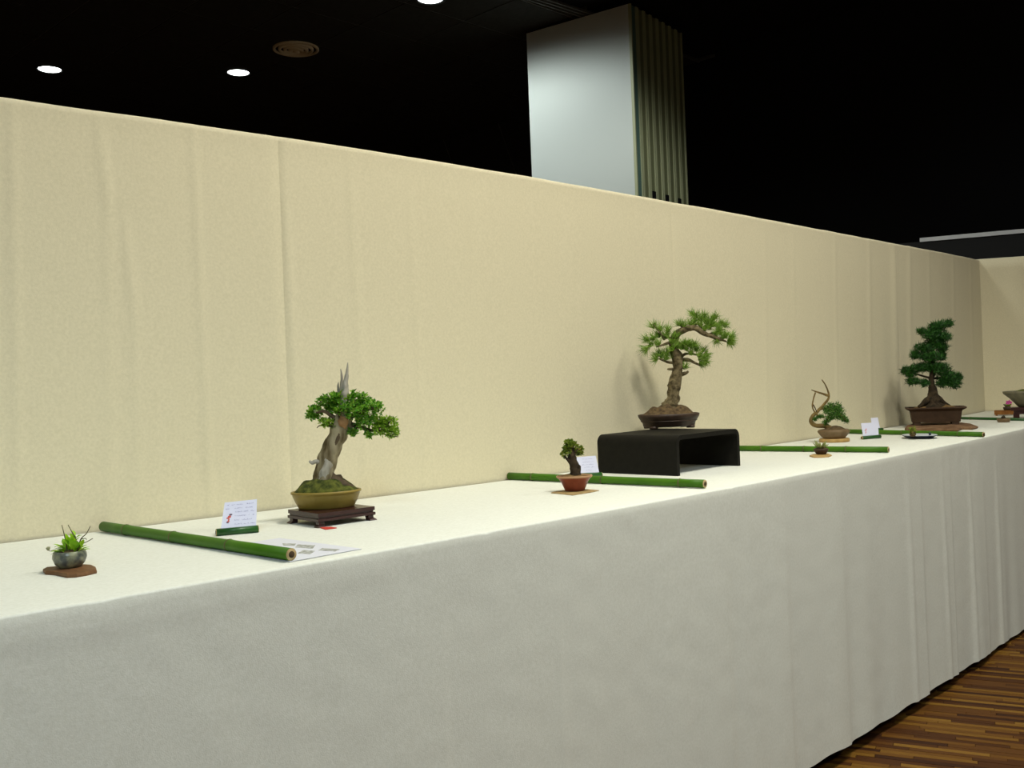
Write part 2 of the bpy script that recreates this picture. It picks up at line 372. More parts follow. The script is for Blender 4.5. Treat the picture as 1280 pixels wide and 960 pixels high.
# ---------------------------------------------------------------- parquet strips
ang = math.radians(-71); sd = Vector((math.cos(ang), math.sin(ang), 0)); sn = Vector((-sd.y, sd.x, 0))
SW, SL = 0.024, 0.28
cand = []
for i in range(-40, 140):
    off = R.random()*SL
    for j in range(-14, 14):
        c = Vector((2.2, 1.5, -.0035))+sn*(i*SW)+sd*(j*SL+off)
        if c.y > 1.72 or c.y < -1: continue
        d = c-CAM; dd = d.dot(fw)
        if dd < .6: continue
        px = 640+F_PX*d.dot(rt)/dd; py = 480-F_PX*d.dot(up)/dd
        out = max(0, px-1280, 930-px)+max(0, py-960)
        if out < 260 and py > 700: cand.append((out + (0 if c.y < 1.53 else 60), dd, c, px, py))
cand.sort(key=lambda t: (t[0] > 30, t[0] if t[0] > 30 else 0, t[1]))
base = []
for k in range(6):
    for wv in (1.0, 0.97):
        me = MB().box((0, 0, 0), SL-.0015, SW-.0012, .013, sd, sn).build('parquet_strip', 'strip%d' % k)
        base.append(me.data); bpy.data.objects.remove(me); OBJS.pop()
        break
bed = struct
rest = MB()
for n_, (o_, dd, c, px, py) in enumerate(cand):
    if n_ < 298:
        o = bpy.data.objects.new('parquet_strip', base[R.choice((0, 1, 2, 3, 3, 0, 4, 5, 2))]); col.objects.link(o)
        o.location = c+Vector((0, 0, R.uniform(-.0006, .0006))); o.parent = fl
    elif n_ < 1500:
        rest.box(c, SL-.0015, SW-.0012, .013, sd, sn)
if rest.v: rest.build('parquet_strips', 'strip3', fl, stuff=True)
MB().box((3.6, .9, -.0085), 3.6, 2.2, .006).build('joint_bed', 'joint', fl)

# ---------------------------------------------------------------- cloth-covered display walls
def yw(x): return 0.01721518*x*x-0.11483319*x+2.36210157
def yf(x): return 0.01319182*x*x-0.05731825*x+1.52224427
XC = 6.66; YC = yw(XC)                         # inner corner of the two walls
def ztop(x):
    return CAMZ+float(np.interp(x, [-1, .76, 1.6, 2.3, 3.1, 4.2, 5.1, 6.66], [.662, .663, .665, .659, .651, .645, .648, .672]))
def wall_x(px, py):
    d = ray(px, py); lo, hi = 0, 12/F_PX
    for _ in range(60):
        m = (lo+hi)/2
        if (CAM+d*m).y < yw((CAM+d*m).x): lo = m
        else: hi = m
    p = CAM+d*m; return p.x, p.z
CRE = []                                       # creases: (x, z) of both ends, height, width
for (p, q, a, w) in [((14, 144), (23, 626), .004, .012), ((120, 162), (134, 242), .006, .01), ((134, 242), (136, 640), .003, .014), ((153, 280), (168, 395), .006, .009),
                     ((168, 395), (172, 640), .003, .012), ((240, 168), (262, 630), .005, .010), ((345, 172), (364, 620), -.006, .014), ((354, 250), (368, 480), .005, .012),
                     ((437, 219), (457, 600), .004, .014), ((512, 276), (532, 614), .005, .011), ((590, 260), (598, 600), .002, .02), ((700, 300), (705, 580), .002, .02),
                     ((838, 255), (842, 400), -.002, .014), ((915, 300), (920, 560), .002, .025), ((955, 290), (958, 548), .003, .015), ((990, 290), (994, 540), .003, .015),
                     ((1042, 300), (1046, 540), .004, .02), ((1085, 305), (1088, 535), .005, .025), ((1116, 306), (1120, 530), .012, .04), ((1135, 312), (1137, 525), .008, .035),
                     ((1160, 316), (1163, 522), .005, .03), ((1190, 322), (1193, 520), .006, .03), ((1212, 326), (1216, 515), .006, .03)]:
    x1, z1 = wall_x(*p); x2, z2 = wall_x(*q); CRE.append((x1, z1, x2, z2, a, w))
def wdisp(x, z):
    s = 0.003*noise.noise(Vector((x*2.2, z*.5, 3)))+0.0009*noise.noise(Vector((x*9, z*.8, 7)))
    for (x1, z1, x2, z2, a, w) in CRE:
        if abs(x-x1) > .4 and abs(x-x2) > .4: continue
        t = (z-z1)/(z2-z1); xc = x1+(x2-x1)*t
        env = 1/(1+math.exp(-(t+.05)*22))*1/(1+math.exp((t-1.05)*14))
        s += .55*a*env*math.exp(-((x-xc)/w)**2)
    return s
wb = MB()
# supporting boards, one behind each length of cloth
struct_root = bpy.data.objects.new('wall_back', None); col.objects.link(struct_root); struct_root['_o'] = (0, 0, 0)
struct(struct_root, 'long display wall covered in beige cloth behind the table', 'wall')
seams = [-0.9, CRE[6][0]+.005, CRE[12][0], CRE[18][0]+.02, XC]
def cloth_panel(xa, xb):
    nx = max(8, int((xb-xa)/.008)); m = MB(); V = []; rows = []
    nz = 34
    prof = []
    for k in range(nz+1): prof.append((0.0, k/nz))
    for i in range(nx+1):
        x = xa+(xb-xa)*i/nx; zt = ztop(x)+.002*noise.noise(Vector((x*5, 0, 0))); y = yw(x); e = min(x-xa, xb-x)
        edge = .0015*math.exp(-(e/.005)**2)
        colv = []
        for k in range(nz+1):
            z = 0.02+(zt-.016-.02)*(k/nz)
            colv.append(Vector((x, y-.004-wdisp(x, z)+edge, z)))
        for a_ in (30, 60, 90, 120, 150, 180):                 # rolled over the top edge
            an = math.radians(a_)
            colv.append(Vector((x, y+.009-.016*math.cos(an)-wdisp(x, zt)*.5*(1+math.cos(an)), zt-.016+.016*math.sin(an))))
        colv.append(Vector((x, y+.026, 0.5)))
        V += colv
    L = nz+1+6+1
    m.add(V, [(i*L+k, (i+1)*L+k, (i+1)*L+k+1, i*L+k+1) for i in range(nx) for k in range(L-1)], True)
    return m.build('cloth_panel', 'wallcloth', struct_root)
for i in range(len(seams)-1):
    cloth_panel(seams[i], seams[i+1])
# end wall, turned towards the hall
d1 = atz(1226, 326.4, ztop(XC)); d2 = atz(1280, 322.8, ztop(XC)); ed = (d2-d1); ed.z = 0; ed.normalize()
EW = Vector((XC, YC, 0)); en = Vector((-ed.y, ed.x, 0))
if en.x < 0: en = -en
m = MB(); V = []; L = 30; NX = 160
for i in range(NX+1):
    s = -.03+2.6*i/NX; zt = ztop(XC)
    for k in range(L+1):
        z = .02+(zt-.02)*k/L
        dsp = .005*noise.noise(Vector((s*3, z*.8, 20)))+.008*math.exp(-((z-(zt-.055))/.01)**2)+.004*noise.noise(Vector((s*12, z, 5)))
        V.append(EW+ed*s-en*dsp+ZUP*z)
    V.append(EW+ed*s+en*.014+ZUP*(zt+.006)); V.append(EW+ed*s+en*.03+ZUP*(zt-.01)); V.append(EW+ed*s+en*.03+ZUP*.5)
L2 = L+4
m.add(V, [(i*L2+k, i*L2+k+1, (i+1)*L2+k+1, (i+1)*L2+k) for i in range(NX) for k in range(L2-1)], True)
struct(m.build('wall_right', 'wallcloth'), 'end display wall covered in beige cloth with a folded top edge')

# black low wall with white cap rail behind the end wall
p1 = atz(1150, 299, CAMZ+.98); p2 = atz(1280, 287.5, CAMZ+.98)
dr = (p2-p1); dr.z = 0; dr.normalize(); nn = Vector((-dr.y, dr.x, 0))
ln = 3.0; c = p1+dr*ln/2
lw = thing('barrier', (c.x, c.y, 0), 'low dark grey wall with a white cap rail behind the end display wall', 'barrier')
MB().box((c.x-dr.x*.15, c.y-dr.y*.15, (CAMZ+.955)/2), ln+.3, .10, CAMZ+.955, dr, nn).build('panel', 'darkgrey', lw)
MB().box((c.x, c.y, CAMZ+.967), ln, .12, .03, dr, nn).build('cap_rail', 'whitestrip', lw)

# ---------------------------------------------------------------- stack of folding partition panels
q1 = atz(656.3, 42, CEIL-.02); q2 = atz(786.3, 4, CEIL-.02)
pd = (q2-q1); pd.z = 0; PWD = pd.length; pd.normalize(); pnrm = Vector((-pd.y, pd.x, 0))
if pnrm.x < 0: pnrm = -pnrm
TH = 0.115
zt = CEIL-.02
PNAMES = ['movable white partition panel at the open face of the stack'] + [None]*7
ordn = ['second', 'third', 'fourth', 'fifth', 'sixth', 'seventh']
for k in range(8):
    c = q1+pd*PWD/2+pnrm*(TH*(k+.5)); c.z = 0
    lab = PNAMES[0] if k == 0 else ('last movable partition panel of the stack, next to the black wall' if k == 7 else '%s movable partition panel behind the white face of the stack' % ordn[k-1])
    t = thing('partition_panel', c, lab, 'partition', 'stacked movable partition panels')
    MB().box(c+ZUP*(zt/2+.01), PWD-.02, TH-.012, zt-.02, pd, pnrm).build('board', 'panelface', t)
    e = c+pd*(PWD/2-.006)
    MB().box(e+ZUP*(zt/2+.01), .012, TH-.05, zt-.03, pd, pnrm).build('edge_seal', 'panelteal' if k == 0 else 'paneledge', t)
    for sg in (-1, 1):
        MB().box(e+pnrm*(sg*(TH/2-.012))+pd*.004+ZUP*(zt/2), .024, .014, zt, pd, pnrm).build('edge_trim', 'paneltrim', t)
    if k in (2, 4, 6):
        MB().box(e+pnrm*.0+pd*.010+ZUP*(CAMZ+1.02), .016, .05, 1.0, pd, pnrm).build('bolt_slot', 'black', t, label='dark slot in the panel edge')
tk = atz(660, -4, CEIL-.01); tk2 = atz(722, 16, CEIL-.01)
tr = MB(); tdv = (tk2-tk); tl = tdv.length+.9; tdv.normalize(); tn = Vector((-tdv.y, tdv.x, 0))
tr_t = thing('partition_track', (tk2.x, tk2.y, CEIL-.01), 'dark ceiling track leading to the partition stack', 'track')
cc = tk2-tdv*(tl/2-.25)
for o in (-.045, 0, .045):
    MB().box(cc+tn*o+ZUP*.008, tl, .014, .02, tdv, tn).build('rail', 'rail', tr_t)

# ---------------------------------------------------------------- downlights and air vent
def downlight(x, y, watts, colr, label, cone=142, blend=.35, r=0.098, group='ceiling downlights'):
    t = thing('downlight', (x, y, CEIL), label, 'downlight', group)
    pr = [(r+.025, .004), (r+.025, -.006), (r+.004, -.008), (r, .0), (r, .004)]
    MB().lathe((x, y, CEIL), pr, 28, cap=False).build('trim_ring', 'fixture', t)
    MB().lathe((x, y, CEIL), [(r-.002, .003), (r-.002, -.002), (r*.6, -.004), (.005, -.005)], 28).build('lens', 'lens', t)
    if watts:
        ld = bpy.data.lights.new('downlight_lamp', 'SPOT'); ld.energy = watts; ld.color = colr; ld.spot_size = math.radians(cone); ld.spot_blend = blend
        ld.shadow_soft_size = .36
        lo = bpy.data.objects.new('downlight_lamp', ld); col.objects.link(lo); lo.location = (0, 0, -.02); lo.parent = t
    return t
LL = ['over the display table', 'over the table by the black stand', 'over the near end of the table', 'behind the visitor side, giving cool light', 'over the aisle in front of the table', 'over the far end of the aisle', 'between the display wall and the partition stack']
for (x, y, w, cc_), lb in zip(LAMPS, LL):
    downlight(x, y, w, cc_, 'round ceiling downlight '+lb, 156 if y > 3 else 142)
for (px, py, w, lb, cc_) in [(62, 87, 25, 'lit round ceiling downlight far from the air vent', NEUT), (298, 91, 25, 'lit round ceiling downlight beside the round air vent', NEUT), (538, -1, 125, 'bright round ceiling downlight in front of the white partition panel', (0.93, 1.0, 0.97))]:
    p = atz(px, py, CEIL-.005); downlight(p.x, p.y, w, cc_, lb, 170, .25)
p = atz(370, 63, CEIL-.012)
v = thing('air_vent', (p.x, p.y, CEIL), 'round metal air vent with concentric rings in the black ceiling', 'air vent')
for k, (ra, rb) in enumerate(((.20, .178), (.152, .134), (.108, .092), (.066, .052))):
    MB().lathe((p.x, p.y, CEIL), [(ra, .004), (ra, -.006-.004*k), (rb, -.012-.006*k), (rb, .004)], 36, cap=False).build('ring', 'vent', v)
MB().lathe((p.x, p.y, CEIL), [(.03, .003), (.03, -.03), (.012, -.036)], 20).build('hub', 'vent', v)

# ---------------------------------------------------------------- table covered with cloth
def xend(y): return XC+ed.x/ed.y*(y-YC)-.012
X0 = -0.7
def hemz(x): return float(np.interp(x, [0, 2.6, 3.1, 3.7, 4.25, 4.8, 7], [.065, .056, .048, .045, .032, .018, .015]))
def skirt_disp(x, z):
    t = max(0, min(1, (TZ-z)/(TZ-.03))); g = float(np.interp(x, [0, 1.2, 2.4, 3.2, 7], [.12, .2, .75, 1, 1]))
    w = .5*math.sin(x*19+1.2*math.sin(x*4.1))+.35*math.sin(x*33+2*math.sin(x*2.7))+.4*noise.noise(Vector((x*6, 0, z*.6)))
    saw = (x*2.3+.25*math.sin(x*5)) % 1.0; saw = saw if saw < .9 else .9*(1-saw)/.1
    s = g*.008*(t**1.3)*w+g*.014*t*(saw**2.4)
    s += .0012*noise.noise(Vector((x*4, z*2, 2)))+.0007*noise.noise(Vector((x*16+z*9, z*16-x*6, 2)))
    for (x1, w_) in ((3.42, .02), (3.75, .02), (4.05, .018), (4.4, .02)):
        s += .006*math.exp(-((x-x1)/w_)**2)*min(1, t*2)
    return s
m = MB(); V = []; NX = 900; NB = 26; NF = 60
XE0 = xend(1.53)
for i in range(NX+1):
    s = i/NX
    xb = X0+(xend(yw(XC)-.0)-X0)*s; xf = X0+(XE0-X0)*s
    xb = min(xb, XC-.005)
    yb = yw(xb)-.012; yfr = yf(xf)
    colv = []
    notch = .006*math.exp(-((xf-1.385)/.012)**2)+.004*math.exp(-((xf-2.28)/.012)**2)+.004*math.exp(-((xf-.61)/.02)**2)
    for k in range(NB+1):
        t = k/NB; x = xb+(xf-xb)*t; y = yb+(yfr+.005-yb)*t
        colv.append(Vector((x, y, TZ+.0012*noise.noise(Vector((x*3, y*3, 0)))*(1 if 0 < k < NB else 0)-notch*max(0, (t-.9)*10)*.4)))
    for a_ in (20, 40, 60, 80):
        an = math.radians(a_)
        colv.append(Vector((xf, yfr+.005-.005*math.sin(an), TZ-.005+.005*math.cos(an)-notch*.4)))
    zh = hemz(xf)+.004*math.sin(xf*19+1.2*math.sin(xf*4.1))*min(1, max(0, xf-1.5))
    for k in range(1, NF+1):
        t = k/NF; z = TZ-.005+(zh-TZ+.005)*t
        colv.append(Vector((xf, yfr-.0005-skirt_disp(xf, z)-.0014*math.exp(-((z-(TZ-.04))/.010)**2)*max(.1, min(1, 1.6-xf)), z)))
    V += colv
L = NB+1+4+NF
m.add(V, [(i*L+k, i*L+k+1, (i+1)*L+k+1, (i+1)*L+k) for i in range(NX) for k in range(L-1)], True)
tc_ = thing('display_table', (3.0, 1.85, 0), 'long display table covered to the floor with ivory cloth', 'table')
m.build('tablecloth', 'tablecloth', tc_)
tb = MB()
for i in range(3):
    x = .9+i*2.1
    MB().box((x, (yf(x)+yw(x))/2+.02, TZ-.021), 2.08, .48, .03).build('tabletop', 'lightwood', tc_)
    for sx in (-.9, .9):
        for sy in (-.2, .2):
            MB().tube([(x+sx, (yf(x)+yw(x))/2+.02+sy, 0.0), (x+sx, (yf(x)+yw(x))/2+.02+sy, TZ-.03)], [.015, .015], 10).build('leg', 'fixture', tc_)

# ---------------------------------------------------------------- bamboo poles and card holders
def bamboo(pa, pb, r, nodes, label, ra=None, name='bamboo_pole', matn='bamboo', group='bamboo poles dividing the display'):
    A = T(*pa, r*1.1) if len(pa) == 2 else Vector(pa); B = T(*pb, r*1.1) if len(pb) == 2 else Vector(pb)
    t = thing(name, ((A+B)/2-ZUP*r), label, 'bamboo', group)
    d = (B-A).normalized(); Ln = (B-A).length
    pts, rad = [], []
    def at(s): return A+d*(Ln*s)
    ss = [0]; 
    fr = []
    for nx in nodes:                      # node given as a pixel column: find its place along the pole
        lo, hi = 0, 1
        f = lambda s: 640+F_PX*(at(s)-CAM).dot(rt)/(at(s)-CAM).dot(fw)
        for _ in range(40):
            mm = (lo+hi)/2
            if (f(mm) < nx) == (f(1) > f(0)): lo = mm
            else: hi = mm
        fr.append(mm)
    prof = [(0, 1.0)]
    for s in fr:
        w = .012/Ln*(r/.011)
        prof += [(s-w*1.6, .97), (s-w*.35, 1.0), (s, 1.06), (s+w*.35, 1.02), (s+w*1.6, .97)]
    prof.append((1, 1.0)); prof.sort()
    MB().tube([at(s) for s, _ in prof], [r*q for _, q in prof], 18).build('cane', matn, t)
    for s in fr:
        w = .0022/Ln
        MB().tube([at(s-w), at(s), at(s+w)], [r*1.05, r*1.10, r*1.05], 18).build('node_ring', 'bamboo_node', t)
    for s, sg in ((0, -1), (1, 1)):
        ce = MB().tube([at(s)-d*.0005*sg, at(s)+d*.0012*sg], [r*.985, r*.94], 18).build('cut_end', 'bamboo_cut', t)
        MB().tube([at(s)+d*.0009*sg, at(s)+d*.0018*sg], [r*.55, r*.53], 14).build('hollow', 'hole', ce)
    return t
bamboo((129.5, 658), (364, 693), .0112, (157.8, 217, 287), 'green bamboo pole lying between the round speckled bowl and the printed sheet')
bamboo((636.5, 595), (881, 604.8), .0112, (666, 753, 850), 'green bamboo pole lying in front of the black stand')
bamboo((912, 560.2), (1110.5, 562), .0105, (952, 1005, 1057.5), 'green bamboo pole lying behind the tiny potted succulent')
bamboo((1052, 539), (1229.3, 543), .0105, (1085, 1128, 1198), 'green bamboo pole lying in front of the bark slab of the layered pine')
bamboo((1176, 522), (1290, 524.6), .0072, (1213,), 'thin dark bamboo pole lying behind the layered pine', matn='bamboo_dark')

def card(TL, TR, BR, BL, hA, hB, r, lean, label, hlabel, rows=None, logo=None, holder=True, pale=False):
    A = T(*hA, r); B = T(*hB, r)
    if holder:
        bamboo(tuple(A), tuple(B), r, (), hlabel, name='card_holder', matn='bamboo_dark', group='cut bamboo card holders')
    def axd(px):
        f = lambda s: 640+F_PX*((A+(B-A)*s)-CAM).dot(rt)/((A+(B-A)*s)-CAM).dot(fw)
        s = (px-f(0))/(f(1)-f(0)); return dep(A+(B-A)*s)
    bl = W(*BL, axd(BL[0])); br = W(*BR, axd(BR[0])); tl = W(*TL, axd(TL[0])+lean); tr_ = W(*TR, axd(TR[0])+lean)
    n = (br-bl).cross(tl-bl).normalized()
    if n.dot(fw) > 0: n = -n
    dn = (bl-tl).normalized()*(r*.55)
    q = [tl, tr_, br+dn, bl+dn]
    c = (bl+br)/2+dn
    t = thing('name_card', c, label, 'card', 'handwritten name cards')
    back = [p-n*.0007 for p in q]
    MB().add(q+back, [(0, 3, 2, 1), (4, 5, 6, 7), (0, 1, 5, 4), (1, 2, 6, 5), (2, 3, 7, 6), (3, 0, 4, 7)]).build('paper', 'card', t); pap = OBJS[-1]
    def P(u, v): return (tl*(1-u)+tr_*u)*(1-v)+(bl*(1-u)+br*u)*v+n*.0004
    if rows:
        m = MB(); hgt = rows['h']
        for v, words in rows['w']:
            for (ua, ub) in words:
                u = ua; pts = []; k = 0
                while u < ub:
                    pts.append((u, v+hgt*(R.uniform(-1, .2) if k % 2 else R.uniform(.2, .9)))); u += rows['step']*R.uniform(.7, 1.3); k += 1
                w = rows['sw']
                for (a, b) in zip(pts, pts[1:]):
                    m.add([P(a[0]-w, a[1]), P(a[0]+w, a[1]), P(b[0]+w, b[1]), P(b[0]-w, b[1])], [(0, 1, 2, 3)])
        m.build('handwriting', 'ink', pap)
    if logo:
        m = MB(); md = MB(); (lu, lv, s) = logo
        def disc(mm, u, v, ru, rv):
            mm.add([P(u+ru*math.cos(a*math.pi/5), v+rv*math.sin(a*math.pi/5)) for a in range(10)], [tuple(range(10))])
        disc(m, lu+.02*s, lv+.12*s, .05*s, .05*s); disc(m, lu-.03*s, lv+.17*s, .035*s, .03*s); disc(m, lu+.01*s, lv+.24*s, .022*s, .07*s)
        disc(md, lu+.05*s, lv+.04*s, .05*s, .035*s); disc(md, lu-.015*s, lv+.34*s, .04*s, .025*s); disc(m, lu, lv+.3*s, .05*s, .02*s)
        m.build('red_tree_drawing', 'pinkink' if pale else 'redink', pap); md.build('dark_drawing', 'pinkink' if pale else 'darkink', pap)
    return t
rows1 = {'h': .028, 'step': .013, 'sw': .0032, 'w': [(.13, [(.06, .16), (.21, .33), (.35, .58), (.68, .9)]), (.27, [(.06, .19), (.33, .58), (.66, .88)]), (.41, [(.36, .58), (.6, .75), (.82, .97)]),
                                            (.56, [(.35, .68), (.75, .79), (.88, .93)]), (.72, [(.36, .5), (.58, .88)]), (.87, [(.37, .57), (.64, .71), (.75, .78), (.83, .97)])]}
card((280.8, 628.2), (321.3, 623.9), (320.4, 657.6), (276.2, 660.3), (270.5, 665.6), (322.5, 661), .0078, .02,
     'white card with handwriting and a small red tree drawing, beside the rosewood stand', 'short cut bamboo holder under the card with the red tree drawing', rows1, (.18, .46, 1.0))
rows2 = {'h': .03, 'step': .02, 'sw': .004, 'w': [(.15, [(.3, .8)]), (.32, [(.25, .85)]), (.47, [(.2, .8)]), (.62, [(.3, .85)]), (.78, [(.35, .7)])]}
card((719.5, 571.5), (744.7, 569.5), (749.2, 591.6), (724, 593), (722, 594.4), (752.5, 593), .0070, .02,
     'white handwritten card leaning behind the red potted miniature tree', 'short dark bamboo holder under the card behind the red pot', rows2)
card((1076.2, 529), (1097.4, 527.9), (1098.3, 544.2), (1079, 545.6), (1077.5, 547.3), (1100.2, 545.6), .0075, .02,
     'white card with a small pink mark beside the bent-trunk juniper', 'short dark bamboo holder under the card beside the juniper', None, (.2, .42, 1.0), pale=True)
card((1088.5, 522.4), (1097.3, 521.8), (1100.2, 535.5), (1090.5, 536.5), (1088, 537.6), (1103, 536.6), .0075, .015,
     'small white card standing behind the card with the pink mark', 'short bamboo holder hidden behind the bamboo pole near two cards', None, None)

# ---------------------------------------------------------------- printed sheet, red tag
B_ = T(349, 672.3, .0012); C_ = T(452, 685.8, .0012); D_ = T(362, 701.8, .0012)
e1 = (C_-B_); e2 = (D_-C_)
print('sheet', e1.length, e2.length)
A_ = B_+e2
sh = thing('printed_sheet', (B_+D_)/2-ZUP*.001, 'white printed sheet with small grey photographs lying beside the bamboo pole', 'paper')
MB().prism([B_, A_, D_, C_] if (A_-B_).cross(C_-B_).z > 0 else [B_, C_, D_, A_], .0009).build('paper', 'sheet', sh); shp = OBJS[-1]
def onsheet(px, py): return T(px, py, .0016)
for quad in [((353, 679), (370, 679.5), (368, 682), (354, 681.5)), ((372, 680.5), (394, 681.5), (391, 685.5), (369, 684)), ((379, 687.5), (394, 688.5), (388, 692.5), (372, 691.5)), ((403, 685), (425, 686.5), (419, 689), (398, 687.8))]:
    MB().prism([onsheet(*q) for q in reversed(quad)], .0005).build('photo_print', 'photo1', shp)
tag(MB().prism([T(399, 659, .0015), T(407, 661.6, .0015), T(421, 659.6, .0015), T(413, 658.2, .0015)], .0012).build('red_tag', 'redpaper'), 'small red paper tag lying at the foot of the rosewood stand', 'tag')

# ---------------------------------------------------------------- accent plant in round bowl on a slab
def slab(poly, thick, name, m_, label, cat, uneven=0.0):
    pts = [T(*p, thick) for p in poly]
    ar = sum(pts[i].x*pts[(i+1) % len(pts)].y-pts[(i+1) % len(pts)].x*pts[i].y for i in range(len(pts)))
    if ar < 0: pts.reverse()
    c = sum(pts, Vector())/len(pts)
    n = len(pts); V = []; F_ = []
    rings = [(1.0, -thick), (1.02, -thick*.55), (1.0, -thick*.12), (.96, 0), (.6, 0.0), (.25, 0.0)]
    for (s, z) in rings:
        for p in pts:
            q = c+(p-c)*s; q.z = TZ+thick+z+(uneven*noise.noise(q*30) if z > -thick*.9 and s < 1.01 else 0); V.append(q)
    for i in range(len(rings)-1):
        F_ += [(i*n+k, i*n+(k+1) % n, (i+1)*n+(k+1) % n, (i+1)*n+k) for k in range(n)]
    F_ += [tuple(reversed(range(n))), tuple(range((len(rings)-1)*n, len(rings)*n))]
    o = MB().add(V, F_).build(name, m_); return tag(o, label, cat)
slab([(54, 710.5), (58, 708.5), (70, 707.5), (88, 706), (104, 705), (114, 705.5), (119.5, 708), (120.5, 711.5), (108, 714.5), (96, 716.5), (84, 717.2), (76, 715.5), (68, 714), (57, 713.3)], .0075, 'wooden_slab', 'slab', 'dark brown wavy-edged wooden slab under the round speckled bowl', 'slab')
def pot_base(px, py, h): return T(px, py, h)
pb_ = pot_base(87.6, 709, .0072); dA = dep(pb_); sA = dA/F_PX
ap = thing('accent_plant', pb_, 'lime green leafy plant in a round speckled blue-grey bowl', 'plant')
k_ = 20.2*sA
MB().lathe(pb_, [(k_*.58, 0), (k_*.64, .001), (k_*.86, k_*.25), (k_, k_*.62), (k_*.98, k_*.82), (k_*.91, k_*1.0), (k_*.86, k_*1.04), (k_*.82, k_*.98), (k_*.82, k_*.8)], 36).build('bowl', 'bluepot', ap)
MB().mound(pb_+ZUP*k_*.82, k_*.83, k_*.25, rough=.4, seed=3).build('soil', 'soil', ap)
def stemline(parent, pts, r1, r2, depth, m_='stem', name='stem', dd=None):
    P_ = [W(x, y, depth+(dd[i] if dd else 0)) for i, (x, y) in enumerate(pts)]
    rr = [r1+(r2-r1)*i/(len(P_)-1) for i in range(len(P_))]
    return MB().tube(P_, rr, 6, fine=3).build(name, m_, parent)
stemline(ap, [(84, 690), (82.5, 678), (80, 667), (77.3, 656)], .0011, .0006, dA)
stemline(ap, [(92, 690), (95, 675), (90, 665), (85, 656)], .0013, .0006, dA)
stemline(ap, [(96, 690), (101, 674), (108, 667), (113, 657.5)], .0013, .0006, dA)
stemline(ap, [(96, 690), (103, 680), (109, 677), (116, 673)], .0011, .0006, dA-.005)
stemline(ap, [(101, 674), (107, 673), (108, 675)], .0008, .0005, dA)
hs = stemline(ap, [(78, 690), (68, 687.5), (62, 689), (60.5, 685)], .0006, .0004, dA)
MB().blob(W(60.2, 685.5, dA), .0035, .0035, .0035, seed=4, rough=.3).build('seed_head', 'seed', ap)
def broad_leaf(p, d, ln, wd, curl=.25):
    """a leaf blade with a midrib fold, curling down to its tip"""
    d = Vector(d).normalized(); sdv = d.cross(ZUP); sdv = sdv.normalized() if sdv.length > 1e-3 else hr.copy(); nr = sdv.cross(d)
    V = []; prof = [(0, .12), (.2, .6), (.45, 1.0), (.7, .85), (.9, .4), (1.0, .05)]
    for t, w in prof:
        c = Vector(p)+d*(ln*t)-ZUP*(curl*ln*t*t)
        V += [c+sdv*(wd/2*w)+nr*(.18*wd*w), c, c-sdv*(wd/2*w)+nr*(.18*wd*w)]
    return MB().add(V, [f for i in range(5) for f in ((i*3, i*3+3, i*3+4, i*3+1), (i*3+1, i*3+4, i*3+5, i*3+2))], True)
for i, (x, y, ang_, L_) in enumerate([(80, 690, 150, 14), (82, 688, 130, 17), (84, 687, 112, 18), (86, 686, 95, 20), (89, 687, 80, 20), (92, 687, 68, 18), (95, 688, 55, 16), (98, 689, 35, 14), (82, 691, 165, 15),
                                     (85, 690, 120, 13), (90, 690, 100, 13), (94, 690, 75, 13), (97, 691, 45, 12), (88, 684, 120, 12), (91, 682, 60, 12), (86, 681, 95, 12), (94, 680, 95, 14), (80, 686, 160, 13),
                                     (99, 686, 60, 14), (84, 680, 140, 12), (96, 672, 130, 10), (96, 672, 40, 9), (92, 676, 110, 11), (101, 689, 20, 12), (77, 689, 175, 12), (87, 692, 85, 10), (92, 693, 60, 9), (82, 693, 110, 9)]):
    a_ = math.radians(ang_)
    for rep_ in range(2):
        dd_ = R.uniform(-.014, .014)
        p = W(x+R.uniform(-3, 3)*rep_, y+R.uniform(-2, 1)*rep_, dA+dd_); d = hr*math.cos(a_+R.uniform(-.3, .3))+ZUP*math.sin(a_)+hf*(dd_*30+R.uniform(-.4, .4))
        broad_leaf(p, d, L_*sA*R.uniform(.85, 1.2), L_*sA*R.uniform(.38, .55), R.uniform(.05, .4)).build('leaf', 'lime' if R.random() < .7 else 'lime2', ap)

# ---------------------------------------------------------------- deadwood-topped bonsai on the rosewood stand
Lc = T(353, 655); Fc_ = T(398, 660.3); Rc = T(470.5, 649.8)
ex = (Rc-Fc_); ey = (Lc-Fc_); sx_, sy_ = ex.length, ey.length; ex.normalize(); ey = Vector((-ex.y, ex.x, 0))
print('stand', sx_, sy_)
cS = Fc_+ex*sx_/2+ey*sy_/2; HS = 0.031
st = thing('display_stand', cS, 'dark polished rosewood display stand with curled feet', 'stand')
V = MB(); bz = cS+ZUP*(HS-.004)
V.box(bz, sx_-.004, sy_-.004, .008, ex, ey).build('top_board', 'rosewood', st)
MB().box(cS+ZUP*(HS-.0105), sx_-.009, sy_-.009, .006, ex, ey).build('waist', 'rosewood', st)
MB().box(cS+ZUP*(HS-.0155), sx_-.002, sy_-.002, .006, ex, ey).build('apron', 'rosewood', st)
